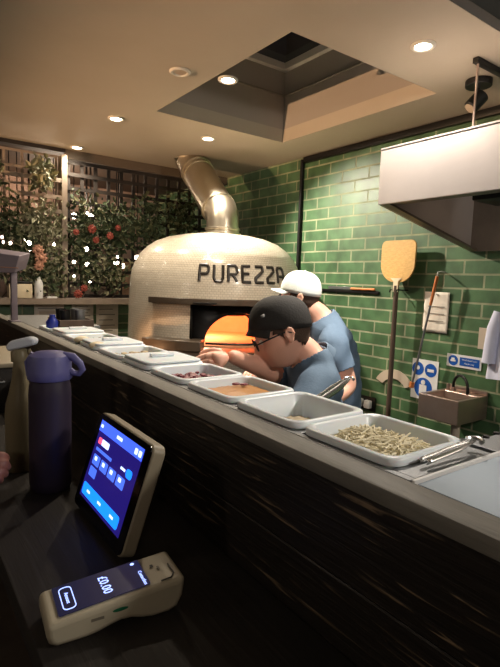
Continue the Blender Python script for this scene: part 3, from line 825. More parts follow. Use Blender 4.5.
# crumpled paper sheet
pp=thing('paper_sheet','pinned off-white paper sheet on the green tiles behind the stick','paper sheet',(XW-0.004,1.62,1.36))
bm=bmesh.new(); nx_,nz_=10,12; g=[]
for i in range(nx_+1):
    g.append([bm.verts.new((-random.uniform(0,0.006)-0.001,(i/nx_-0.5)*0.155,(j/nz_-0.5)*0.225)) for j in range(nz_+1)])
for i in range(nx_):
    for j in range(nz_): bm.faces.new((g[i][j],g[i+1][j],g[i+1][j+1],g[i][j+1]))
mb=MB(); mb.bm.free(); mb.bm=bm; o=mb.build('sheet',M['paper'],pp); md=o.modifiers.new('t','SOLIDIFY'); md.thickness=0.001
for dz in (0.03,-0.01,-0.05): MB().b2((-0.0095,-0.055,dz),(-0.0085,0.05,dz+0.004)).build('printed_line',M['greymark'],pp,smooth=False)
MB().sph((-0.01,0.0,0.10),0.006,sub=2).build('pin',M['whiteplastic'],pp)
# PPE sign with three blue pictograms
sg=thing('safety_sign','white safety sign with three blue pictograms, left of the hand sink','safety sign',(XW-0.004,1.665,0.985))
MB().b2((0,-0.085,-0.13),(0.003,0.085,0.10)).build('sign_plate',M['whiteplastic'],sg,smooth=False)
for (dy,dz,r) in ((0.045,0.045,0.038),(-0.038,0.045,0.038),(0.004,-0.062,0.058)):
    MB().cyl((-0.0015,dy,dz),(-0.0002,dy,dz),r,seg=32).build('pictogram_disc',M['signblue'],sg)
MB().cyl((-0.003,0.045,0.050),(-0.0017,0.045,0.050),0.012,seg=20).build('pictogram_head',M['whiteplastic'],sg)
MB().b2((-0.003,-0.06,0.035),(-0.0017,-0.018,0.052),0.0005,1).build('pictogram_gloves',M['whiteplastic'],sg)
mb=MB(); mb.b2((-0.003,-0.02,-0.10),(-0.0017,0.028,-0.045)); mb.cyl((-0.003,0.004,-0.03),(-0.0017,0.004,-0.03),0.014,seg=20); mb.build('pictogram_figure',M['whiteplastic'],sg,smooth=False)
# hand wash sign
hs=thing('hand_wash_sign','small white and blue notice strip just above the hand sink tap','notice',(XW-0.004,1.435,1.11))
MB().b2((0,-0.098,-0.034),(0.003,0.098,0.034)).build('sign_plate',M['whiteplastic'],hs,smooth=False)
MB().cyl((-0.0015,0.06,0),(-0.0002,0.06,0),0.028,seg=28).build('pictogram_disc',M['signblue'],hs)
mb=MB(); mb.b2((-0.003,0.045,-0.006),(-0.0017,0.075,0.004)); mb.b2((-0.003,0.052,0.002),(-0.0017,0.070,0.014)); mb.build('pictogram_hands',M['whiteplastic'],hs,smooth=False)
MB().b2((-0.0015,-0.088,-0.022),(-0.0002,0.022,0.022)).build('text_panel',M['signblue'],hs,smooth=False)
def text_on(name,txt,size,mw,m,parent=None,ext=0.0003):
    cu=bpy.data.curves.new(name,'FONT'); cu.body=txt; cu.size=size; cu.extrude=ext; cu.align_x='CENTER'; cu.align_y='CENTER'; cu.resolution_u=2
    tmp=bpy.data.objects.new(name,cu); COL.objects.link(tmp); dg=bpy.context.evaluated_depsgraph_get()
    me=bpy.data.meshes.new_from_object(tmp.evaluated_get(dg)); bpy.data.objects.remove(tmp); 
    o=bpy.data.objects.new(name,me); COL.objects.link(o); me.materials.clear(); me.materials.append(m)
    if parent: o.parent=parent
    o.matrix_local=mw; return o
# text facing -x: local x -> -y world, local y -> z
TW=lambda x,y,z: Matrix(((0,0,-1,x),(-1,0,0,y),(0,1,0,z),(0,0,0,1)))
text_on('text_line','Wash hand basin',0.0125,TW(-0.002,-0.033,0.010),M['whiteplastic'],hs)
text_on('text_line','Hands only',0.0125,TW(-0.002,-0.033,-0.009),M['whiteplastic'],hs)
# curved pale plastic scraper
arc=[];n=16
for i in range(n+1):
    a=R(150-120*i/n); arc.append((0.155*math.cos(a),0.155*math.sin(a)-0.06))
for i in range(n+1):
    a=R(35+110*i/n); arc.append((0.10*math.cos(a),0.10*math.sin(a)-0.06))
o=MB().prism(arc,0.006,Matrix(((0,0,1,0),(-1,0,0,0),(0,1,0,0),(0,0,0,1)))).build('dough_scraper',M['pinkplastic']); o.location=(XW-0.008,1.872,0.90)
tag(o,'curved pale pinkish scraper fixed to the tiles behind the peel handle','scraper')
# knife rack / rail
rl=thing('utensil_rail','thin dark horizontal rail on the green tiles beside the chefs','rail',(XW-0.012,2.38,1.452))
MB().b2((0,-0.355,-0.010),(0.010,0.355,0.010),0.002).build('rail_bar',M['blackmetal'],rl)
for dy in (-0.3,0.0,0.3): MB().cyl((0.009,dy,0),(0.0125,dy,0),0.008,seg=12).build('rail_fixing',M['blackmetal'],rl)
kn=thing('wooden_handle_knife','wooden handled tool lying along the top of the dark rail','kitchen tool',(XW-0.014,2.16,1.462))
MB().cyl((0,-0.105,0.008),(0,0.09,0.008),0.0085,seg=12).build('handle',M['orangewood'],kn)
MB().b2((-0.001,0.085,0.001),(0.001,0.30,0.020),0.0005,1).build('knife_blade',M['steel'],kn)
# sockets with plugs
so=thing('wall_socket','black double wall socket with two white plugs behind the blue shirt','wall socket',(XW-0.01,2.075,0.745))
MB().b2((0,-0.075,-0.045),(0.010,0.075,0.045),0.003).build('face_plate',M['blackplastic'],so)
for k,dy in enumerate((0.035,-0.032)):
    pl=MB().box((-0.018,dy,0),(0.034,0.045,0.050),None,0.006).build('plug',M['whiteplastic'],so)
    MB().tube([(-0.03,dy,-0.02),(-0.04,dy-0.01,-0.05),(-0.02,dy-0.05,-0.14),(-0.008,dy-0.12,-0.28),(-0.008,dy-0.13,-0.5)],0.0035,8).build('plug_cable',M['blackplastic'],so)

# ------------------------------------------------------------------ hand sink
sx=2.19; sy0_,sy1_=1.288,1.512; szt=0.955; szb=0.835
snk=thing('hand_sink','small wall hung stainless steel hand sink below the notice strip','hand sink',(WX-0.13,1.4,szb))
def sl(x,y,z): return V((x-(WX-0.13),y-1.4,z-szb))
mb=MB(); bm=mb.bm
xo0,xo1=sx,WX-0.0003
def rect(x0,y0,x1,y1,z): return [bm.verts.new(sl(x,y,z)) for x,y in ((x0,y0),(x1,y0),(x1,y1),(x0,y1))]
o1=rect(xo0,sy0_,xo1,sy1_,szb); o2=rect(xo0,sy0_,xo1,sy1_,szt); i1=rect(xo0+.02,sy0_+.02,xo1-.07,sy1_-.02,szt); i2=rect(xo0+.035,sy0_+.035,xo1-.085,sy1_-.035,szb+.012)
for a,b in ((o1,o2),(o2,i1),(i1,i2)):
    for k in range(4): bm.faces.new((a[k],a[(k+1)%4],b[(k+1)%4],b[k]))
bm.faces.new(o1); bm.faces.new(i2)
mb.build('basin',M['sinksteel'],snk,smooth=False,bev=0.004)
MB().b2(sl(WX-0.012,sy0_,szt),sl(WX-0.002,sy1_,szt+0.02),0.002).build('splash_back',M['sinksteel'],snk)
tp=sl(WX-0.05,1.455,szt)
mb=MB(); mb.tube([tp]+[tp+V((-0.03+0.03*math.cos(a),0.058*math.cos(a)-0.058,0.03+0.062*math.sin(a))) for a in [PI*i/12 for i in range(13)]]+[tp+V((-0.06,-0.116,0.008))],0.0075,10); mb.build('spout',M['blackmetal'],snk)
MB().cyl(tp,tp+V((0,0,0.02)),0.016,0.012).build('tap_base',M['sinksteel'],snk)
MB().cyl(sl(WX-0.04,1.49,szt),sl(WX-0.04,1.49,szt+0.03),0.010).build('tap_lever',M['sinksteel'],snk)
MB().cyl(sl(sx+0.13,1.37,0.35),sl(sx+0.13,1.37,szb),0.022).build('waste_pipe',M['pinkplastic'],snk)
MB().cyl(sl(sx+0.13,1.37,0.0005),sl(sx+0.13,1.37,0.36),0.026).build('waste_bend',M['pinkplastic'],snk)
MB().box(sl(sx+0.10,1.315,0.72),(0.09,0.06,0.05),None,0.012).build('pipe_trap',M['whiteplastic'],snk)

# coat hanging at right
ct=thing('hanging_coat','pale lilac coat hanging on the tiles above the hand sink at the right edge','coat',(WX-0.07,1.125,1.44))
mb=MB(); bm=mb.bm; n=34; rows=[(1.41,0.02,0.03),(1.405,0.07,0.04),(1.38,0.105,0.05),(1.30,0.125,0.055),(1.2,0.135,0.055),(1.1,0.15,0.06),(1.045,0.155,0.06)]
rg=[]
for z,hw,hd_ in rows:
    rg.append([bm.verts.new(V((0.008+hd_*0.9*math.sin(a)*(1+0.25*math.sin(9*a)*(1.42-z)/0.37),(hw)*math.cos(a)*(1+0.03*math.sin(7*a)),z-1.42+(0.006*math.sin(3*a) if z<1.06 else 0)))) for a in [2*PI*i/n for i in range(n)]])
for a,b in zip(rg[:-1],rg[1:]):
    for i in range(n): bm.faces.new((a[i],a[(i+1)%n],b[(i+1)%n],b[i]))
bm.faces.new(rg[0])
o=mb.build('coat_body',M['coat'],ct,angle=80); md=o.modifiers.new('s','SUBSURF'); md.levels=1; md.render_levels=1
MB().tube([(0.069,0,-0.01),(0.03,0,0.0),(0.01,0,0.012),(0.0,0,0.03)],0.006,8).build('wall_hook',M['steel'],ct)
mb=MB(); 
mb.tube([(-0.015,0.10,-0.05),(-0.028,0.115,-0.13),(-0.03,0.122,-0.22),(-0.03,0.125,-0.30)],[0.026,0.03,0.03,0.032],14); mb.build('sleeve',M['coat'],ct)
o=MB().b2((0,-0.03,-0.055),(0.003,0.03,0.055)).build('beige_tag',M['pinkplastic'],smooth=False); o.location=(XW-0.003,1.335,1.245); tag(o,'small beige card on the tiles tucked behind the hanging coat','card')
# steel box at far right on the counter
bx=thing('steel_container','small pale steel container at the right edge beyond the lid','container',(0.95,0.375,LZ))
cpos=put(500,437,LZ)
bx.location=(0.875,0.385,LZ)
mb=MB(); bm=pan_mesh(0.10,0.05,0.03,0.008,0.036); mb.bm.free(); mb.bm=bm; mb.build('container_body',M['steel'],bx)
MB().b2((-0.05,-0.025,0.037),(0.05,0.025,0.041),0.001).build('container_lid',M['peelpale'],bx)

# ------------------------------------------------------------------ trellis and planting
def trellis(name,label,x0,x1,z0,z1,y,pitch,m,w=0.02,post_right=None):
    t_=thing(name,label,'trellis',((x0+x1)/2,y,z0))
    ox,oy,oz=(x0+x1)/2,y,z0
    mb=MB(); nx_=round((x1-x0)/pitch); nz_=round((z1-z0)/pitch)
    for i in range(nx_+1):
        x=x0+(x1-x0)*i/nx_; mb.b2((x-w/2-ox,0,0),(x+w/2-ox,0.012,z1-z0))
    mb.build('upright_lattice',m,t_,smooth=False)
    mb=MB()
    for j in range(nz_+1):
        z=z0+(z1-z0)*j/nz_; z=min(max(z,z0+w/2),z1-w/2); mb.b2((x0-w/2-ox,-0.012,z-w/2-oz),(x1+w/2-ox,0.0,z+w/2-oz))
    mb.build('cross_lattice',m,t_,smooth=False)
    return t_
# sill the trellis stands on
slab('trim_4',(0.50,WY-0.15,1.285),(WX-0.002,WY+0.14,1.325),M['trelwood'])
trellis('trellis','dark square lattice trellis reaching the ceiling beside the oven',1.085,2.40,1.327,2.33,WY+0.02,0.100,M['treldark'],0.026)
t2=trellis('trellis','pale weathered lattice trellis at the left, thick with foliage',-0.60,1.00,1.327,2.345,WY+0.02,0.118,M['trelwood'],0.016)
mb=MB(); mb.b2((1.04-0.022-0.2,-0.078,0),(1.04+0.016-0.2,0.02,2.345-1.327)); mb.build('end_post',M['trelwood'],t2,smooth=False)
for zz,xa in ((2.15,0.62),(2.03,0.72),(1.93,0.88),(1.66,0.9)): MB().b2((xa-0.2,-0.075,zz-1.327),(1.03-0.2,-0.055,zz-1.327+0.028)).build('cross_rail',M['trelwood'],t2,smooth=False)
slab('wall_back_side',(-2.2,WY,0),(0.499,WY+0.12,1.325),M['brown'])

BULBS=((67,215,.030),(74,216,.034),(91,217,.036),(87,213,.018),(67,247,.018),(86,249,.030),(74,262,.020),(87,264,.024),(116,262,.036),(122,266,.036),(118,257,.02),(137,258,.036),(134,266,.026),(29,243,.026),(4,242,.018),(10,243,.020),(18,262,.015),(74,276,.015),(2,237,.014),(90,282,.014),(24,240,.016),(40,243,.014),(54,244,.022),(30,250,.016))
GAPS=[]
for (px,py,sz_) in BULBS:
    c=D(px,py,3.9); q=V((0,0,H))+(c-V((0,0,H)))*((WY-0.05)/c.y); GAPS.append((q.x,q.z,sz_*0.5))
def foliage(cx_,cz_,rx,rz,n,y,size,mats,ydep=0.10,hang=False,bottom=None):
    mb=MB(); bm=mb.bm
    for _ in range(n):
        for _t in range(20):
            a=random.gauss(0,0.45); b=random.gauss(0,0.45)
            if abs(a)<1 and abs(b)<1: break
        p=V((cx_+a*rx, y+random.uniform(-ydep,ydep*0.2), cz_+b*rz))
        if bottom is not None: p.z=max(p.z,bottom)
        if p.z>2.32: p.z=2.32-random.uniform(0,.1)
        L_=size*random.uniform(0.6,1.3); w=L_*random.uniform(0.35,0.55)
        e=Euler((random.uniform(-.9,.9),random.uniform(0,6.28),random.uniform(-.9,.9))).to_matrix()
        pts=[V((0,0,0)),V((w/2,-.15*w,L_*.35)),V((w*.35,-.1*w,L_*.75)),V((0,0.12*w,L_)),V((-w*.35,-.1*w,L_*.75)),V((-w/2,-.15*w,L_*.35))]
        vs=[bm.verts.new(p+e@q) for q in pts]
        mi=random.randrange(len(mats))
        f1=bm.faces.new((vs[0],vs[1],vs[2],vs[3])); f2=bm.faces.new((vs[0],vs[3],vs[4],vs[5]))
        f1.material_index=f2.material_index=mi
    return mb
def vine(name,label,cx_,cz_,rx,rz,n,size,mats,y=WY-0.03,group='climbing plants on the trellises',bottom=1.36,cat='climbing plant'):
    t_=thing(name,label,cat,(cx_,y,1.326),group=group)
    mb=foliage(0,cz_-1.326,rx,rz,n,0,size,mats,bottom=bottom-1.326)
    for v in mb.bm.verts:
        v.co.z=min(v.co.z,2.33-1.326); v.co.y=min(v.co.y, 0.03)
        if v.co.x+cx_>2.43: v.co.x=2.43-cx_
    dead=[]
    for f in mb.bm.faces:
        c=f.calc_center_median()
        if any((c.x+cx_-gx)**2+(c.z+1.326-gz)**2 < (gr+0.012)**2 for gx,gz,gr in GAPS): dead.append(f)
    bmesh.ops.delete(mb.bm,geom=dead,context='FACES')
    mb.build('foliage',mats,t_,smooth=False,recalc=False)
    mb=MB(); pts=[V((0,0,0))]
    zt_=cz_-1.326+rz*0.6; k=9
    for i in range(1,k+1): pts.append(V((0.25*rx*math.sin(i*1.3),0.005*math.cos(i),zt_*i/k)))
    mb.tube(pts,0.005,6); mb.build('stem',M['oldwood'],t_)
    return t_
L1=[M['leaf1'],M['leaf1'],M['leaf2']]; L2=[M['leaf1'],M['leaf2'],M['leaf3']]; L3=[M['leaf2'],M['leaf3'],M['leaf3']]
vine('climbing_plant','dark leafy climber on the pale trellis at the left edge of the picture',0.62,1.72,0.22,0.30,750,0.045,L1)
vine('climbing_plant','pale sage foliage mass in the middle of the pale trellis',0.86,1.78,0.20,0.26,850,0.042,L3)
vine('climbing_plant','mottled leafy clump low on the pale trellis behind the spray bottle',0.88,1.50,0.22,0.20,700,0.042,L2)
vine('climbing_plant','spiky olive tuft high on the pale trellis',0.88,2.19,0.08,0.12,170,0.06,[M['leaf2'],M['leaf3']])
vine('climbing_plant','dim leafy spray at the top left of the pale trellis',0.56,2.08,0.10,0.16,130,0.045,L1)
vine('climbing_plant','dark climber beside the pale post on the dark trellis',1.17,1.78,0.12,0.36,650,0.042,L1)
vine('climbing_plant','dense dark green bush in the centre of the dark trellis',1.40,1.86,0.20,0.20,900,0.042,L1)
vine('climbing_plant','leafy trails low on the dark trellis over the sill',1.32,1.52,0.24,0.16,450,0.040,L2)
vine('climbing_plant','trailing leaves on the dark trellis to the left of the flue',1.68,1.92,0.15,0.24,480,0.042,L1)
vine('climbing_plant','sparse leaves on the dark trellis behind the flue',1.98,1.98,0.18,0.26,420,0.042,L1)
# blooms
def bloom(x,z,s,m,lab,grp):
    mb=MB()
    for i in range(9):
        a=2*PI*i/9; 
        mb.sph((s*.55*math.cos(a),-0.1*s,s*.55*math.sin(a)),s*.5,(1,.4,.6),1,Euler((0,-a,0)))
    mb.sph((0,-s*.25,0),s*.4,(1,.8,1),2)
    o=mb.build('flower_bloom',m); o.location=(x,WY-0.15,z); tag(o,lab,'flower',grp)
for (px,py,s) in ((78,294,.034),(84,288,.028),(110,236,.03),(92,229,.034),(96,240,.026),(76,232,.024),(118,228,.024)):
    c=D(px,py,3.6); k=(WY-0.15)/c.y; q=V((0,0,H))+(c-V((0,0,H)))*k
    bloom(q.x,q.z,s,M['bloom'],'red bloom among the dark leaves of the dark trellis','red blooms on the dark trellis')
for (px,py,s) in ((38,250,.04),(41,258,.045),(39,266,.035)):
    c=D(px,py,3.6); k=(WY-0.15)/c.y; q=V((0,0,H))+(c-V((0,0,H)))*k
    bloom(q.x,q.z,s,M['blush'],'dusty pink bloom clustered on the pale trellis','dusty pink blooms')
# glowing lamps beyond the trellis
for (px,py,s) in BULBS:
    c=D(px,py,3.9); k=4.15/c.y; q=V((0,0,H))+(c-V((0,0,H)))*k
    t_=thing('glowing_bulb','small glowing lamp seen through the trellis','lamp',(q.x,4.15,q.z),group='glowing lamps behind the trellises')
    MB().sph((0,0,0),s*0.68,sub=2).build('glass_globe',M['bulb'],t_)
    MB().cyl((0,0,s*.66),(0,0,CZ-q.z-0.001),0.004,seg=6).build('hanging_cord',M['blackmetal'],t_)
# room beyond: dim sideboard pieces that give the pinkish patches behind the lattice
for i,(x0,x1,z0,z1) in enumerate(((1.0,1.7,0,1.75),(1.75,2.3,0,1.65))):
    o=MB().b2((x0,4.55,z0),(x1,4.85,z1),0.01).build('tall_cupboard',M['oldwood'] if i==0 else M['brownboard']); tag(o,['wide dim wooden cupboard beyond the dark trellis','narrow dim brown cupboard beyond the trellis behind the oven'][i],'cupboard')
# things on the sill
o=MB().lathe([(0,0),(0.028,0),(0.029,0.10),(0.022,0.125),(0.012,0.135),(0.012,0.15),(0,0.152)],24).build('white_bottle',M['whiteplastic']); o.location=(0.840,WY-0.115,1.326); tag(o,'plain white bottle standing on the sill below the pale trellis','bottle')
tb=thing('cream_tub','cream tub with a black lid on the sill beside the white bottle','tub',(0.72,WY-0.108,1.326))
MB().box((0,0,0.05),(0.15,0.07,0.10),None,0.008).build('tub_body',M['peelpale'],tb); MB().box((0,0,0.108),(0.158,0.078,0.014),None,0.004).build('tub_lid',M['blackplastic'],tb)
o=MB().box((0,0,0.006),(0.07,0.04,0.012),None,0.003).build('white_dish',M['whiteplastic']); o.location=(0.925,WY-0.12,1.326); tag(o,'flat white dish on the sill to the right of the white bottle','dish')
# sheets and boards on the low back wall
def board(name,label,x0,x1,z0,z1,frame=True,lines=4):
    t_=thing(name,label,'notice',((x0+x1)/2,WY-0.0032,(z0+z1)/2)); w=x1-x0; h=z1-z0
    MB().b2((-w/2,0,-h/2),(w/2,0.003,h/2)).build('backing',M['paper'],t_,smooth=False)
    if frame:
        MB().b2((-w*.34,-0.0015,-h*.30),(w*.30,-0.0002,h*.22)).build('picture_area',M['pinkplastic'],t_,smooth=False)
        MB().b2((-w*.20,-0.003,-h*.22),(w*.12,-0.0017,h*.05)).build('picture_detail',M['greymark'],t_,smooth=False)
    for i in range(lines):
        z_=h*.38-i*h*.12 if not frame else h*.34-i*0
        MB().b2((-w*.38,-0.0012,z_-0.003),(w*(.25+.1*(i%2)),-0.0002,z_+0.003)).build('printed_line',M['greymark'],t_,smooth=False)
        if frame: break
board('framed_notice','white framed notice with a pinkish picture on the low wall at left',0.834,1.043,1.10,1.275)
board('paper_notice','plain white sheet on the low wall, right of the framed notice',1.10,1.262,1.09,1.28,False,5)
board('paper_notice','tall white sheet on the low wall nearest the oven',1.285,1.46,0.93,1.28,False,6)

# ------------------------------------------------------------------ left edge: screen on a post, drawer box
c=D(-2,330,2.25)
mon=thing('counter_screen','grey lilac angled screen unit on a slim post at the left edge','screen unit',(0.484,2.62,LZ))
ml=lambda px,py,t: D(px,py,t)-mon.location
mb=MB(); mb.b2((-0.014,-0.014,0.004),(0.014,0.014,0.26),0.003); mb.build('post',M['grey_lav'],mon)
mb=MB(); mb.b2((-0.022,-0.045,0),(0.022,0.045,0.006),0.002); mb.build('foot_plate',M['grey_lav'],mon)
q=[(-0.14,0.335),(0.052,0.315),(0.045,0.285),(0.028,0.235),(-0.14,0.23)]
dirx=V((0.81,-0.585,0)); 
mb=MB(); a=[]; b=[]
for s_,z_ in q:
    a.append(mb.bm.verts.new(dirx*s_+V((0.585,0.81,0))*-0.05+V((0,0,z_)))); b.append(mb.bm.verts.new(dirx*s_+V((0.585,0.81,0))*0.07+V((0,0,z_+0.02))))
mb.bm.faces.new(a); mb.bm.faces.new(list(reversed(b)))
for i in range(5): mb.bm.faces.new((a[i],a[(i+1)%5],b[(i+1)%5],b[i]))
mb.build('screen_housing',M['grey_lav'],mon,smooth=False,bev=0.004)
mb=MB(); p0=dirx*-0.14+V((0.585,0.81,0))*-0.053+V((0,0,0.262)); p1=dirx*0.048+V((0.585,0.81,0))*-0.053+V((0,0,0.258)); mb.tube([p0,p1],0.002,6); mb.build('light_line',M['blush'],mon)
db=thing('drawer_box','dark wooden drawer box with a pale top at the left end of the shelf','drawer box',(0.27,2.05,SZ))
MB().b2((-0.12,-0.22,0),(0.12,0.22,0.155),0.003).build('box_body',M['shelf'],db)
MB().b2((-0.125,-0.225,0.156),(0.125,0.225,0.172),0.003).build('box_top',M['beige'],db)
dr=MB().b2((-0.10,-0.229,0.02),(0.10,-0.221,0.14),0.002).build('drawer',M['shelf'],db)
MB().tube([(-0.03,-0.229,0.112),(-0.03,-0.243,0.112),(0.03,-0.243,0.112),(0.03,-0.229,0.112)],0.003,8).build('drawer_handle',M['steel'],dr)

# ------------------------------------------------------------------ drink bottle
bt=thing('drinks_bottle','tall dark lilac drinks bottle with a periwinkle lid on the bar shelf','drinks bottle',(0.278,1.125,SZ+0.0005))
MB().lathe([(0,0),(0.038,0),(0.043,0.006),(0.0445,0.02),(0.0445,0.215),(0.043,0.235),(0.0405,0.245),(0.040,0.252),(0,0.252)],48).build('bottle_body',M['tealbottle'],bt)
ld=MB().lathe([(0,0.249),(0.044,0.249),(0.0465,0.252),(0.0465,0.268),(0.0455,0.272),(0.0455,0.290),(0.042,0.302),(0.030,0.309),(0,0.311)],48).build('screw_lid',M['lid'],bt)
# carry loop at the right of the lid and a flip catch
lp=V((0.81,-0.585,0))
rot=Matrix(((lp.x,0.585,0,0),(lp.y,0.81,0,0),(0,0,1,0),(0,0,0,1)))
mb=MB(); mb.tube([rot@V(p) for p in ((0.030,0,0.303),(0.050,0,0.300),(0.066,0,0.286),(0.072,0,0.272),(0.064,0,0.263),(0.052,0,0.264),(0.044,0,0.270))],[0.008,0.009,0.008,0.007,0.007,0.007,0.007],10)
mb.build('carry_loop',M['lid'],ld)
mb=MB(); mb.tube([rot@V(p) for p in ((-0.046,0,0.255),(-0.050,0,0.285),(-0.036,0,0.305))],0.006,8); mb.build('hinge',M['lid'],ld)

# ------------------------------------------------------------------ spray bottle
sb=thing('spray_bottle','cloudy spray bottle with a pale blue-white trigger head, left of the drinks bottle','spray bottle',(0.245,1.272,SZ+0.0005))
MB().lathe([(0,0),(0.036,0),(0.040,0.006),(0.040,0.14),(0.038,0.165),(0.030,0.19),(0.021,0.225),(0.0165,0.262),(0.0165,0.275),(0,0.275)],36,Matrix.Diagonal((0.86,0.76,1,1))).build('bottle_body',M['amber'],sb)
hd_=MB().lathe([(0.019,0.268),(0.0195,0.29),(0.014,0.298),(0.0,0.298)],28).build('collar',M['amber'],sb)
mb=MB(); mb.prism([(-0.022,0.0),(0.040,0.018),(0.042,0.032),(0.026,0.037),(-0.016,0.026),(-0.028,0.013)],0.030,rot@Matrix(((1,0,0,0),(0,0,1,-0.015),(0,1,0,0.292),(0,0,0,1)))); mb.build('spray_head',M['spraywhite'],sb,bev=0.005)
mb=MB(); mb.tube([rot@V(p) for p in ((0.022,0,0.298),(0.030,0,0.275),(0.026,0,0.250))],[0.005,0.005,0.004],8); mb.build('trigger',M['amber'],sb)

# ------------------------------------------------------------------ tablet
TL_=0.260; TH=0.196
tab=thing('tablet','order tablet with a glowing blue screen leaning on the bar shelf','tablet',(0.294,0.880,SZ))
lean=math.atan2(0.058,0.180)
# local u (viewer right = -Y), v up along the tilt, n toward viewer
U_=V((0,-1,0)); Vv=V((math.sin(lean),0,math.cos(lean))); Nn=U_.cross(Vv)
if Nn.x>0: Nn=-Nn
TM=Matrix(((U_.x,Vv.x,Nn.x,0),(U_.y,Vv.y,Nn.y,0),(U_.z,Vv.z,Nn.z,0.0083),(0,0,0,1)))
def slabT(name,u0,u1,v0,v1,n0,n1,m,par,r=0.0,bev=0):
    if r>0:
        mb=MB().prism(rrect(u0,v0,u1,v1,r),n1-n0,TM@Matrix.Translation((0,0,n0)))
    else: mb=MB().prism([(u0,v0),(u1,v0),(u1,v1),(u0,v1)],n1-n0,TM@Matrix.Translation((0,0,n0)))
    return mb.build(name,m,par,bev=bev,smooth=(r>0))
hw=TL_/2
slabT('tablet_case',-hw,hw,0.0,TH,-0.026,-0.001,M['beige'],tab,0.016,0.003)
gl=slabT('tablet_glass',-hw+0.003,hw-0.003,0.003,TH-0.003,-0.0008,0.0012,M['glassblack'],tab,0.013,0)
sc_=slabT('tablet_display',-hw+0.022,hw-0.026,0.026,TH-0.014,0.0013,0.0017,M['scr_bg'],tab)
a0,a1,b0,b1=-hw+0.022,hw-0.026,0.026,TH-0.014
W_=a1-a0; Hh=b1-b0
def ui(name,u0,u1,v0,v1,m,r=0.0): slabT(name,a0+W_*u0,a0+W_*u1,b0+Hh*v0,b0+Hh*v1,0.0018,0.0021,m,sc_,r)
def ui2(name,u0,u1,v0,v1,m,r=0.0): slabT(name,a0+W_*u0,a0+W_*u1,b0+Hh*v0,b0+Hh*v1,0.0022,0.0024,m,sc_,r)
ui('header_bar',0,1,0.86,1.0,M['scr_hdr']); ui2('header_text',0.43,0.56,0.91,0.95,M['scr_white'],0.002)
ui2('header_icon',0.84,0.90,0.89,0.96,M['scr_white'],0.003); ui2('header_icon',0.92,0.98,0.89,0.96,M['scr_white'],0.003); ui2('header_icon',0.02,0.08,0.91,0.95,M['scr_white'],0.002)
ui('red_chip',0.06,0.14,0.71,0.79,M['scr_red'],0.003); ui('white_chip',0.15,0.33,0.71,0.79,M['scr_white'],0.003); ui('text_strip',0.06,0.46,0.62,0.66,M['scr_tile'],0.002)
for i in range(4):
    ui('menu_tile',0.06+0.2*i,0.23+0.2*i,0.44,0.57,M['scr_tile'],0.003); ui2('menu_icon',0.10+0.2*i,0.16+0.2*i,0.50,0.55,M['scr_white'],0.002)
ui('menu_tile',0.06,0.23,0.29,0.41,M['scr_tile'],0.003); ui('round_button',0.80,0.92,0.60,0.70,M['scr_btn'],0.0065); ui2('button_text',0.68,0.78,0.64,0.67,M['scr_white'],0.001)
ui('action_bar',0.03,0.93,0.04,0.19,M['scr_btn'],0.006)
for u in (0.15,0.44,0.74): ui2('action_text',u,u+0.08,0.10,0.13,M['scr_white'],0.001)
# prop stand behind
mb=MB(); mb.prism([(-0.04,0.02),(0.04,0.02),(0.04,0.11),(-0.04,0.11)],0.006,TM@Matrix.Translation((0,0,-0.03)))
mb.b2((0.01,-0.04,0.0),(0.075,0.04,0.006)); mb.b2((0.068,-0.04,0.0),(0.075,0.04,0.12)); mb.build('stand',M['blackplastic'],tab,smooth=False)

# ------------------------------------------------------------------ card terminal
ang=R(-6)
tm=thing('card_terminal','cream handheld card terminal lying on the shelf in front of the tablet','card terminal',(0.150,0.657,SZ+0.0005),(0,0,ang))
# local: x along length (0..0.19), y width, z up
def tz(x): return 0.033+0.016*(x/0.19)**0.9
prf=[]
n=20
top=[(0.19*i/n,tz(0.19*i/n)) for i in range(n+1)]
bot=[(0.186,0.020),(0.178,0.005),(0.165,0.0),(0.140,0.0),(0.125,0.003),(0.110,0.008),(0.095,0.009),(0.080,0.006),(0.065,0.002),(0.05,0.0),(0.012,0.0),(0.003,0.006),(0.0,0.016)]
mb=MB(); pts=[(x,z) for x,z in top]+bot
TWd=0.083
mb.prism(pts,TWd,Matrix(((1,0,0,0),(0,0,1,-TWd/2),(0,1,0,0),(0,0,0,1))))
o=mb.build('terminal_shell',M['terminal'],tm,angle=60); md=o.modifiers.new('b','BEVEL'); md.width=0.009; md.segments=4; md.limit_method='ANGLE'; md.angle_limit=R(50)
sl_=math.atan2(0.016,0.19)
SM=Matrix.Translation((0,0,0.0342))@Matrix.Rotation(-sl_,4,'Y')
def slabS(name,x0,x1,y0,y1,z0,z1,m,par,r=0.0):
    mb=MB(); mb.prism(rrect(x0,y0,x1,y1,r) if r>0 else [(x0,y0),(x1,y0),(x1,y1),(x0,y1)],z1-z0,SM@Matrix.Translation((0,0,z0))); return mb.build(name,m,par,smooth=False)
scn=slabS('terminal_screen',0.016,0.140,-0.033,0.033,0.0005,0.0016,M['term_bg'],tm,0.003)
def ring(name,x0,x1,y0,y1,w,m):
    for a in ((x0,x1,y0,y0+w),(x0,x1,y1-w,y1),(x0,x0+w,y0,y1),(x1-w,x1,y0,y1)):
        slabS(name,*a,0.0017,0.0020,m,scn)
mbr=MB(); 
pr_=[SM@V((x,y,0.0018)) for x,y in rrect(0.024,-0.025,0.040,0.025,0.006)]
mbr.tube(pr_+[pr_[0]],0.0007,5); mbr.build('button_outline',M['term_txt'],scn)
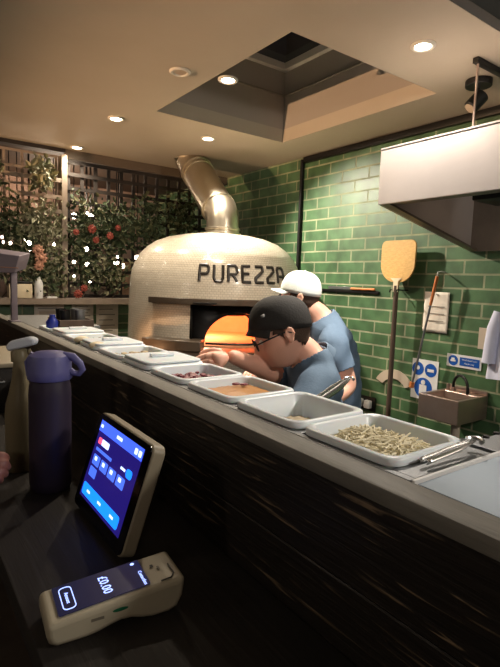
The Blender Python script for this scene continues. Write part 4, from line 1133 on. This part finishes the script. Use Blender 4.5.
# letters' up = +x, reading direction = -y
def TS(x,y): return SM@Matrix(((0,1,0,x),(-1,0,0,y),(0,0,1,0.0019),(0,0,0,1)))
text_on('screen_amount','£0.00',0.019,TS(0.083,0.0),M['term_txt'],scn,0.0002)
text_on('button_text','Amount',0.0075,TS(0.032,0.0),M['term_txt'],scn,0.0002)
text_on('screen_caption','Contactless',0.0075,TS(0.134,-0.014),M['term_txt'],scn,0.0002)
MB().cyl(SM@V((0.130,0.026,0.0016)),SM@V((0.130,0.026,0.0020)),0.003,seg=14).build('screen_icon',M['term_txt'],scn)
mb=MB(); mb.sph((0.094,-TWd/2+0.0008,0.028),0.011,(1.25,0.12,0.32),3); mb.build('green_light',M['greenmark'],tm)
mb=MB(); mb.b2((0.055,-TWd/2-0.0004,0.022),(0.072,-TWd/2+0.002,0.026)); mb.build('side_button',M['greymark'],tm)
slabS('sensor_hole',0.152,0.156,0.004,0.010,0.0004,0.0012,M['blackplastic'],tm); slabS('sensor_mark',0.160,0.163,-0.006,0.002,0.0004,0.0012,M['greymark'],tm)
mb=MB(); mb.tube([SM@V(p) for p in ((0.155,-0.034,0.0006),(0.170,-0.034,0.0006),(0.177,-0.026,0.0006),(0.177,0.0,0.0006))],0.0011,6); mb.build('paper_slot',M['blackplastic'],tm)

# ------------------------------------------------------------------ people
DG=lambda: bpy.context.evaluated_depsgraph_get()
def skin_mesh(verts, edges, radii, root=0, sub=2):
    me=bpy.data.meshes.new('tmp'); me.from_pydata([tuple(v) for v in verts],edges,[]); me.update()
    o=bpy.data.objects.new('tmp',me); COL.objects.link(o)
    o.modifiers.new('s','SKIN')
    sv=me.skin_vertices[0].data
    for i,r in enumerate(radii):
        sv[i].radius=r if isinstance(r,tuple) else (r,r); sv[i].use_root=(i==root)
    m=o.modifiers.new('u','SUBSURF'); m.levels=sub; m.render_levels=sub
    o.modifiers['s'].use_smooth_shade=True
    r_=bpy.data.meshes.new_from_object(o.evaluated_get(DG()))
    bpy.data.objects.remove(o); bpy.data.meshes.remove(me)
    return r_
def join(meshes, name, mats, parent, voxel=None, smooth_it=0, origin=None):
    bm=bmesh.new()
    for me in meshes:
        bm.from_mesh(me)
    me=bpy.data.meshes.new(name); bm.to_mesh(me); bm.free()
    o=bpy.data.objects.new(name,me); COL.objects.link(o)
    if voxel:
        md=o.modifiers.new('r','REMESH'); md.mode='VOXEL'; md.voxel_size=voxel; md.use_smooth_shade=True
        if smooth_it:
            m2=o.modifiers.new('sm','SMOOTH'); m2.iterations=smooth_it; m2.factor=0.5
        r_=bpy.data.meshes.new_from_object(o.evaluated_get(DG()))
        o.modifiers.clear(); o.data=r_; r_.name=name
    o.data.materials.clear(); o.data.materials.append(mats)
    for p in o.data.polygons: p.use_smooth=True
    if parent is not None:
        o.parent=parent; o.location=-parent.location
    return o
def ss(a,b,x):
    t=max(0,min(1,(x-a)/(b-a))); return t*t*(3-2*t)
def head_mesh(center, f, up, S=1.0):
    """f: face direction, up: top-of-head direction; centre at mid-skull height of eyes"""
    f=V(f).normalized(); up=V(up); up=(up-f*up.dot(f)).normalized(); l=up.cross(f)
    bm=bmesh.new(); bmesh.ops.create_icosphere(bm,subdivisions=5,radius=1)
    g=lambda x,c,s: math.exp(-((x-c)/s)**2)
    for v in bm.verts:
        x,y,z=v.co
        ax,ay,az=0.098,0.077,0.118
        X,Y,Z_=x*ax,y*ay,z*az
        s=ss(0.05,1.0,-z)
        Y*=1-0.30*s
        if x<0: X*=1-0.35*s
        else: X+=0.016*s*max(0,x+0.2)
        if x>0.55: X-= (x-0.55)*0.020
        if x<0.2: X-=0.006*ss(-0.2,0.6,z)
        fr=max(0,x)
        if x>0:
            X+=0.027*g(y,0,0.13+0.05*ss(0.1,-.3,z))*ss(0.20,-0.22,z)*ss(-0.42,-0.28,z)*fr
            X-=0.011*g(abs(y),0.36,0.17)*g(z,0.05,0.13)
            X+=0.005*g(z,0.22,0.08)*fr*g(y,0,0.6)
            X+=0.007*g(y,0,0.26)*(g(z,-0.50,0.055)+0.9*g(z,-0.62,0.055))*fr
            X-=0.004*g(y,0,0.3)*g(z,-0.56,0.03)
            X+=0.008*g(y,0,0.28)*g(z,-0.88,0.14)
            X+=0.004*g(abs(y),0.5,0.2)*g(z,-0.2,0.2)
        v.co=V((X,Y,Z_))*S
    # ears
    for sg in (-1,1):
        r=bmesh.ops.create_icosphere(bm,subdivisions=3,radius=1)
        for v in r['verts']:
            x,y,z=v.co
            d=math.hypot(x,z)
            yy=y*0.009+ (0.006*ss(0.3,0.9,d) - 0.004*(1-ss(0.2,0.7,d)))*1
            v.co=V((x*0.019*(1 if z>-0.2 else 0.75)-0.012-0.004*z, 0, z*0.032-0.004))*S
            v.co.y=sg*(0.078*S+yy*1.0*S+0.004)
            v.co.x-=0.004
    Mx=Matrix(((f.x,l.x,up.x,center[0]),(f.y,l.y,up.y,center[1]),(f.z,l.z,up.z,center[2]),(0,0,0,1)))
    bmesh.ops.transform(bm,matrix=Mx,verts=bm.verts)
    me=bpy.data.meshes.new('head'); bm.to_mesh(me); bm.free()
    return me,Mx
def hand_mesh(wrist, d, n, side, curl=0.5, S=1.0):
    """d: direction of the fingers, n: back-of-hand normal, side=+1 if thumb lies on d x n side"""
    d=V(d).normalized(); n=V(n); n=(n-d*n.dot(d)).normalized(); s=d.cross(n)*side
    W=V(wrist); out=[]
    P=lambda a,b,c: W+(d*a+s*b+n*c)*S
    # palm
    vs=[P(0,0,0),P(0.03,0.0,0),P(0.055,0.02,0),P(0.055,-0.02,0),P(0.085,0.024,0),P(0.085,-0.024,0),P(0.087,0,0)]
    out.append(skin_mesh(vs,[(0,1),(1,2),(1,3),(2,4),(3,5),(1,6)],[(0.024*S,0.019*S),(0.028*S,0.018*S),(0.020*S,0.014*S),(0.020*S,0.014*S),(0.013*S,0.012*S),(0.013*S,0.012*S),(0.014*S,0.012*S)]))
    for k,(off,L_) in enumerate(((0.028,0.070),(0.0095,0.080),(-0.0095,0.074),(-0.027,0.058))):
        pts=[P(0.06,off*0.8,0)]; p=P(0.085,off,0.0); pts.append(p); a=curl*0.45
        for j,f_ in enumerate((0.45,0.30,0.25)):
            dd=(d*math.cos(a)-n*math.sin(a)); p=p+dd*L_*f_*S; pts.append(p); a+=curl*(0.9 if j==0 else 0.6)
        out.append(skin_mesh(pts,[(i,i+1) for i in range(4)],[0.010*S,0.0095*S,0.009*S,0.008*S,0.0068*S],0,2))
    pts=[P(0.015,0.015,-0.004),P(0.038,0.038,-0.012),P(0.062,0.048,-0.022),P(0.084,0.046,-0.030)]
    out.append(skin_mesh(pts,[(0,1),(1,2),(2,3)],[0.015*S,0.013*S,0.010*S,0.008*S],0,2))
    return out
def chef(label, P, Hc, face, headup, capm, skinm, shirtm, hair=True, glasses=False, brim_len=0.075, voxel=0.006, logo=False, brim_down=0.0, hands=None, cap_tilt=0.0, cap_fwd=0.0, HS=1.0, sleeve=0.70):
    """P: dict of joints in world space"""
    root=thing('person',label,'person',(P['pelvis'].x,P['pelvis'].y,0))
    names=['pelvis','waist','chest','collar','neck','skull','shL','elL','wrL','shR','elR','wrR','hipL','knL','anL','toL','hipR','knR','anR','toR']
    rad={'pelvis':(.145,.105),'waist':(.13,.095),'chest':(.15,.105),'collar':(.085,.075),'neck':.056,'skull':.055,'shL':.062,'elL':.043,'wrL':.026,'shR':.062,'elR':.040,'wrR':.025,
         'hipL':.085,'knL':.058,'anL':.042,'toL':.035,'hipR':.085,'knR':.058,'anR':.042,'toR':.035}
    idx={n:i for i,n in enumerate(names)}
    E=[('pelvis','waist'),('waist','chest'),('chest','collar'),('collar','neck'),('neck','skull'),('collar','shL'),('shL','elL'),('elL','wrL'),('collar','shR'),('shR','elR'),('elR','wrR'),
       ('pelvis','hipL'),('hipL','knL'),('knL','anL'),('anL','toL'),('pelvis','hipR'),('hipR','knR'),('knR','anR'),('anR','toR')]
    vs=[P[n] for n in names]
    bodym=skin_mesh(vs,[(idx[a],idx[b]) for a,b in E],[tuple(q*.93 for q in rad[n]) if isinstance(rad[n],tuple) and n in('pelvis','waist','chest') else rad[n] for n in names],0,2)
    hm,Mx=head_mesh(Hc,face,headup,HS)
    Mx=Mx@Matrix.Diagonal((HS,HS,HS,1))
    parts=[bodym,hm]
    body=join(parts,'body',skinm,root,voxel,2)
    if hands:
        bm=bmesh.new(); bm.from_mesh(body.data)
        for h in hands:
            for hm_ in hand_mesh(*h): bm.from_mesh(hm_)
        bm.to_mesh(body.data); bm.free()
        for p in body.data.polygons: p.use_smooth=True
    # clothes: the body surface around the clothed limbs, pushed out and cut at the hems
    Mi=Mx.inverted()
    bones=[(a_,b_) for a_,b_ in E]
    def near(p):
        best=None
        for a_,b_ in bones:
            A=P[a_];B=P[b_];d=B-A;t_=max(0,min(1,(p-A).dot(d)/max(1e-9,d.length_squared)))
            ra=rad[a_] if not isinstance(rad[a_],tuple) else rad[a_][0]; rb=rad[b_] if not isinstance(rad[b_],tuple) else rad[b_][0]
            q_=(p-(A+d*t_)).length-(ra+(rb-ra)*t_)
            if best is None or q_<best[0]: best=(q_,a_,b_,t_)
        return best
    neckax=(P['neck']-P['collar']).normalized()
    def wear(name,m,keep,off,thk):
        bm=bmesh.new(); bm.from_mesh(body.data); bm.normal_update()
        kill=[]; 
        info={}
        for v in bm.verts:
            info[v.index]=keep(v.co.copy())
        kill=[v for v in bm.verts if not info[v.index]]
        for v in bm.verts:
            c_=v.co
            fold=0.004*math.sin(c_.z*38+c_.x*21)*math.sin(c_.y*33+c_.x*11)+0.003*math.sin(c_.x*70-c_.z*50)
            v.co=c_+v.normal*(off+fold)
        bmesh.ops.delete(bm,geom=kill,context='VERTS')
        me=bpy.data.meshes.new(name); bm.to_mesh(me); bm.free()
        o=bpy.data.objects.new(name,me); COL.objects.link(o); me.materials.append(m)
        for p in me.polygons: p.use_smooth=True
        o.parent=root; o.location=-root.location
        m0=o.modifiers.new('sm','SMOOTH'); m0.iterations=3; m0.factor=0.5
        md=o.modifiers.new('t','SOLIDIFY'); md.thickness=thk; md.offset=-1
        return o
    def in_shirt(p):
        q_=Mi@p
        if q_.z>-0.105 and (q_.x**2+q_.y**2)<0.0125: return False
        d_,a_,b_,t_=near(p)
        if (a_,b_) in (('pelvis','waist'),('waist','chest'),('chest','collar'),('collar','shL'),('collar','shR')):
            return True
        if (a_,b_)==('collar','neck'): return t_<0.80
        if a_ in('shL','shR'): return t_<sleeve
        if a_=='pelvis' or a_ in('hipL','hipR'): return p.z>P['pelvis'].z-0.08
        return False
    def in_trs(p):
        d_,a_,b_,t_=near(p)
        if a_ in('hipL','hipR','knL','knR') or b_ in('hipL','hipR') : return p.z<P['pelvis'].z+0.06
        if (a_,b_)==('pelvis','waist'): return t_<0.3
        if a_ in('anL','anR'): return p.z>0.09
        return False
    shirt=wear('shirt',shirtm,in_shirt,0.013,0.004)
    wear('trousers',M['trouser'],in_trs,0.008,0.003)
    cN=P['collar'].lerp(P['neck'],0.62); ax=(P['neck']-P['collar']).normalized()
    q=V((0,0,1)).rotation_difference(ax).to_matrix().to_4x4()
    MB().lathe([(0.086,-0.020),(0.076,0.014),(0.071,0.016),(0.070,-0.016)],30,Matrix.Translation(cN)@q).build('shirt_collar',shirtm,shirt)
    for k in ('L','R'):
        a=P['an'+k]; b=P['to'+k]; d=(b-a); d.z=0; d.normalize()
        mt=Matrix(((d.x,-d.y,0,a.x),(d.y,d.x,0,a.y),(0,0,1,0),(0,0,0,1)))
        mb=MB(); mb.box((0.05,0,0.045),(0.27,0.095,0.085),None,0.03,3)
        for v in mb.bm.verts:
            if v.co.x>0.08: v.co.z*=1-1.8*(v.co.x-0.08)
            v.co=mt@v.co
        o=mb.build('shoe',M['shoe'],root); o.location=-root.location
    # head things, in head frame
    def hb(mb,name,m,par=root,**k):
        bmesh.ops.transform(mb.bm,matrix=Mx,verts=mb.bm.verts); o=mb.build(name,m,par,**k)
        if par is root: o.location=-root.location
        return o
    # hair shell below the cap
    mb=MB(); bmesh.ops.create_icosphere(mb.bm,subdivisions=4,radius=1)
    for v in mb.bm.verts:
        x,y,z=v.co; s=ss(0.05,1,-z); v.co=V((x*0.1015*(1-0.3*s if x<0 else 1)-(0.005 if x<.2 else 0),y*0.0800*(1-.28*s),z*0.121))
    bmesh.ops.delete(mb.bm,geom=[f for f in mb.bm.faces if (f.calc_center_median().z<-0.062+ max(0,(f.calc_center_median().x+0.06))*0.9) or f.calc_center_median().x>0.045],context='FACES')
    o=hb(mb,'hair',M['hair']); md=o.modifiers.new('t','SOLIDIFY'); md.thickness=0.003
    # cap crown + brim
    T=Matrix.Rotation(cap_tilt,4,'Y')
    mb=MB(); n=40; rows=[]
    for i in range(13):
        f_=i/12; a=f_*PI/2
        rows.append((math.cos(a)**0.75, 0.022+0.115*math.sin(a)**0.9))
    rg=[]
    for r,z in rows[:-1]:
        rg.append([mb.bm.verts.new(T@V((-0.004+r*(0.108+cap_fwd*max(0,math.cos(2*PI*i/n)))*math.cos(2*PI*i/n), r*0.090*math.sin(2*PI*i/n), z))) for i in range(n)])
    for a,b in zip(rg[:-1],rg[1:]):
        for i in range(n): mb.bm.faces.new((a[i],a[(i+1)%n],b[(i+1)%n],b[i]))
    mb.bm.faces.new(rg[-1])
    cap=hb(mb,'cap',capm,angle=80); md=cap.modifiers.new('t','SOLIDIFY'); md.thickness=0.003
    def hc(mb,name,m,**k):
        bmesh.ops.transform(mb.bm,matrix=Mx,verts=mb.bm.verts); return mb.build(name,m,cap,**k)
    mb=MB(); gs=[]; nn=16
    for i in range(nn+1):
        a=R(-62+124*i/nn); row=[]
        for j in range(5):
            t_=j/4; ext=brim_len*math.cos(a*1.05)**0.8*t_
            row.append(mb.bm.verts.new(T@V((-0.004+(0.106+cap_fwd*max(0,math.cos(a)))*math.cos(a)+ext, 0.088*math.sin(a)*(1-0.04*t_), 0.025-0.010*t_-brim_down*t_-0.012*(abs(math.sin(a)))**2*t_*1.2))))
        gs.append(row)
    for i in range(nn):
        for j in range(4): mb.bm.faces.new((gs[i][j],gs[i+1][j],gs[i+1][j+1],gs[i][j+1]))
    o=hc(mb,'brim',capm,angle=80); md=o.modifiers.new('t','SOLIDIFY'); md.thickness=0.004
    hc(MB().sph(T@V((-0.004,0,0.138)),0.007,(1,1,.5),2),'cap_button',capm)
    if logo: hc(MB().box(T@V((0.070,0.066,0.070)),(0.018,0.010,0.010),Euler((0,0,R(48))),0.002),'cap_logo',M['greylogo'])
    for sg in (-1,1):
        e_=hb(MB().sph((0.078,sg*0.030,0.004),0.012,(.7,1,.8),2),'eye',M['eyewhite'])
    if glasses:
        mb=MB()
        for sg in (-1,1):
            c=V((0.099,sg*0.033,0.0)); pts=[c+V((-0.010*abs(math.cos(a))*0,0.025*math.cos(a),0.019*math.sin(a))) for a in [2*PI*i/20 for i in range(21)]]
            mb.tube(pts,0.0024,6); 
            mb.tube([V((0.098,sg*0.058,0.006)),V((0.06,sg*0.080,0.010)),V((-0.008,sg*0.088,0.012)),V((-0.03,sg*0.088,-0.002))],0.0026,6)
        mb.tube([V((0.100,-0.010,0.004)),V((0.106,0,0.006)),V((0.100,0.010,0.004))],0.0024,6)
        gl_=hb(mb,'spectacles',M['blackplastic'])
    return root,Mx

Lf=V((-0.81,0.585,0)).normalized(); Aw=V((0.585,0.81,0)).normalized(); Zz=V((0,0,1))
# front chef
Hc=D(281,334,1.80)
pel=D(345,505,1.98); 
P={'pelvis':pel,'waist':D(340,455,1.95),'chest':D(312,405,1.88),'collar':D(320,367,1.85),'neck':D(309,352,1.83),'skull':D(292,340,1.81),
   'shL':D(316,392,1.68),'elL':D(283,440,1.60),'wrL':D(262,440,1.40),
   'shR':D(294,379,2.0),'elR':D(262,368,1.84),'wrR':D(229,355,1.66)}
def legs(P,fx,spread=0.11):
    pel=P['pelvis']; side=V((-fx.y,fx.x,0)).normalized()
    for k,s in (('L',1),('R',-1)):
        h=pel+side*s*0.09-Zz*0.06; P['hip'+k]=h
        P['kn'+k]=V((h.x,h.y,0.46))+side*s*0.02+fx*0.03
        P['an'+k]=V((h.x,h.y,0.085))+side*s*spread*0.3-fx*0.03
        P['to'+k]=P['an'+k]+fx*0.10-Zz*0.045
fx=V((-0.9,0.30,0)).normalized()
legs(P,fx)
face=(Lf*0.90+Aw*-0.12-Zz*0.42).normalized(); hup=(Zz*0.91+Lf*0.36)
wd=(D(205,364,1.62)-D(229,355,1.66)).normalized()
chef1=chef('person in a black cap, glasses and blue polo shirt, leaning over the food pans',P,Hc,face,hup,M['capblack'],M['skin'],M['shirt'],glasses=True,logo=True,brim_len=0.012,cap_tilt=R(-20),cap_fwd=0.012,brim_down=0.012,HS=1.03,
     hands=[(P['wrR'],wd,Zz*0.45-Aw*0.9,1,0.75,1.0),(P['wrL'],(P['wrL']-P['elL']).normalized(),Zz,-1,0.5)])
# rear chef
Hc2=D(299,297,2.48)
P2={'pelvis':D(338,445,2.62),'waist':D(338,408,2.58),'chest':D(334,365,2.52),'collar':D(327,328,2.48),'neck':D(319,314,2.47),'skull':D(309,304,2.45),
   'shL':D(334,345,2.33),'elL':D(350,388,2.33),'wrL':D(318,410,2.18),
   'shR':D(318,338,2.66),'elR':D(292,372,2.55),'wrR':D(265,372,2.35)}
legs(P2,fx)
face2=(Lf*0.93+Aw*0.22-Zz*0.12).normalized()
chef2=chef('person in a pale cap and faded blue shirt, bending behind the black-capped person',P2,Hc2,face2,Zz*0.96+Lf*0.2,M['capwhite'],M['skin2'],M["shirt2"],brim_len=0.052,cap_tilt=R(-16),brim_down=0.0,HS=0.96,sleeve=0.58,
     hands=[(P2['wrL'],(P2['wrL']-P2['elL']).normalized(),Zz,-1,0.5),(P2['wrR'],(P2['wrR']-P2['elR']).normalized(),Zz,1,0.6)])

# customer's hand at the left edge, resting on the shelf
wr=D(-50,474,1.02); 
hp=thing('person_hand','closed hand of a person resting on the shelf at the left edge','hand',(wr.x,wr.y,SZ))
hd3=(D(-14,466,1.02)-wr).normalized()
hm=hand_mesh(wr,hd3,Zz*0.6-Aw*0.6,-1,1.3,0.92)
fa=skin_mesh([wr+hd3*0.01,wr-hd3*0.10,wr-hd3*0.26],[(0,1),(1,2)],[0.024,0.032,0.040],0,2)
join(hm+[fa],'forearm_and_hand',M['skinhand'],hp,0.004,2)

# ------------------------------------------------------------------ lights
def spotl(name,loc,target,power,size,blend,col,rad=0.03):
    l=bpy.data.lights.new(name,'SPOT'); l.energy=power; l.spot_size=R(size); l.spot_blend=blend; l.color=col; l.shadow_soft_size=rad
    o=bpy.data.objects.new(name,l); COL.objects.link(o); o.location=loc
    d=V(target)-V(loc); o.rotation_euler=d.to_track_quat('-Z','Y').to_euler(); return o
def pointl(name,loc,power,col,rad=0.05):
    l=bpy.data.lights.new(name,'POINT'); l.energy=power; l.color=col; l.shadow_soft_size=rad
    o=bpy.data.objects.new(name,l); COL.objects.link(o); o.location=loc; return o
def areal(name,loc,target,power,sx_,sy_,col):
    l=bpy.data.lights.new(name,'AREA'); l.shape='RECTANGLE'; l.size=sx_; l.size_y=sy_; l.energy=power; l.color=col
    o=bpy.data.objects.new(name,l); COL.objects.link(o); o.location=loc
    d=V(target)-V(loc); o.rotation_euler=d.to_track_quat('-Z','Y').to_euler(); return o
WARM=(1.0,0.84,0.64)
for (p,on,w) in DL:
    if not on: continue
    c=put(*p,CZ)
    pw={(423,45):66,(228,79):26,(116,118):22,(77,147):17,(208,138):92}[p]
    col_={(423,45):(1.0,0.90,0.78),(208,138):(1.0,0.88,0.72)}.get(p,WARM)
    tg=(2.5,1.9,0.8) if p==(208,138) else (c.x,c.y,0)
    spotl('downlight_beam',(c.x,c.y,CZ-0.02),tg,pw,{(423,45):118,(208,138):105}.get(p,140),0.8,col_,0.022)
# ambient fill added out of frame: globe pendants over the kitchen and the customers
def pendant(x,y,z,pw,col,zt,r=0.11,lab=''):
    t_=thing('fill_lamp',lab,'added fill lamp',(x,y,z))
    MB().sph((0,0,0),r,(1,1,1),3).build('globe_shade',mat('opal_globe',srgb(240,225,200),0.4,emis=(1,0.85,0.65,1),estr=1.5),t_)
    MB().cyl((0,0,r*0.98),(0,0,zt-z),0.004,seg=8).build('pendant_cord',M['blackmetal'],t_)
    pointl('fill_light',(x,y,z-r-0.09),pw,col,0.08)
pendant(1.35,-0.55,2.30,24,(1.0,0.92,0.82),CZ+0.5,lab='added fill lamp, an opal globe pendant over the near end of the kitchen')
pendant(-0.75,-0.9,2.15,6,(1.0,0.86,0.70),CZ+0.5,lab='added fill lamp, an opal globe pendant behind the customers')
# slot lamp added out of frame; its boards bound the warm ceiling glow
wl_=thing('slot_lamp','added unseen slot lamp on the brown side wall, for the warm ceiling glow','added lamp',(-2.2,2.75,1.55))
MB().box((0.14,0,0.0170),(0.20,1.5,0.003),Euler((0,-R(10.5),0))).build('lower_shade',M['blackmetal'],wl_,smooth=False)
MB().b2((0.0005,-0.75,0.0487),(0.24,0.75,0.0525)).build('upper_shade',M['blackmetal'],wl_,smooth=False)
MB().b2((0.0005,-0.75,0.0),(0.004,0.75,0.056)).build('back_plate',M['blackmetal'],wl_,smooth=False)
for sg in (-1,1): MB().b2((0.0005,sg*0.75-0.002,0.0),(0.24,sg*0.75+0.002,0.056)).build('end_plate',M['blackmetal'],wl_,smooth=False)
spotl('slot_lamp_beam',(-2.2+0.17,2.75,1.55+0.0265),(0,2.75,1.55+0.42),330,150,0.3,(1.0,0.60,0.33),0.003)
pendant(-1.35,1.5,2.10,4,(1.0,0.86,0.72),CZ,lab='added fill lamp, an opal globe pendant over the customers')
fp=V((OC.x,OC.y,0))+FM@V((-0.05,-0.02,1.24))
pointl('oven_fire',fp,4.2,(1.0,0.56,0.32),0.10)
hl_=thing('warm_fill_lamp','small orange fill lamp added unseen on the worktop in front of the oven','heat lamp',(0.93,2.55,0.94))  # hidden lamp added for the orange glow on the oven's lower side
MB().cyl((0,0,0.0),(0,0,0.02),0.05,seg=20).build('base',M['blackmetal'],hl_)
MB().cyl((0,0,0.02),(0.05,0.02,0.12),0.02,0.045,20).build('lamp_shade',M['orangewood'],hl_)
spotl('warm_fill_beam',(1.0,2.58,1.02),(1.6,2.75,0.98),5,110,0.6,(1.0,0.52,0.24),0.03)
pointl('room_lamp_beyond',(1.2,4.5,2.1),9,(1.0,0.80,0.6),0.1)
pointl('hood_fill',(2.12,0.95,1.93),1.6,(1.0,0.9,0.78),0.03)  # point light added to brighten the inside of the hood
w=bpy.data.worlds.new('world'); sc.world=w; w.use_nodes=True
w.node_tree.nodes['Background'].inputs[0].default_value=(0.10,0.12,0.16,1); w.node_tree.nodes['Background'].inputs[1].default_value=0.05

sc.view_settings.view_transform='Standard'; sc.view_settings.look='None'; sc.view_settings.gamma=1; sc.view_settings.exposure=0.98; sc.view_settings.use_curve_mapping=False
sc.cycles.max_bounces=8; sc.cycles.diffuse_bounces=5; sc.cycles.glossy_bounces=4; sc.cycles.transmission_bounces=6
sc.cycles.use_denoising=True
try: sc.cycles.denoiser='OPENIMAGEDENOISE'
except Exception: pass
sc.cycles.sample_clamp_indirect=4.0
sc.cycles.caustics_reflective=False; sc.cycles.caustics_refractive=False
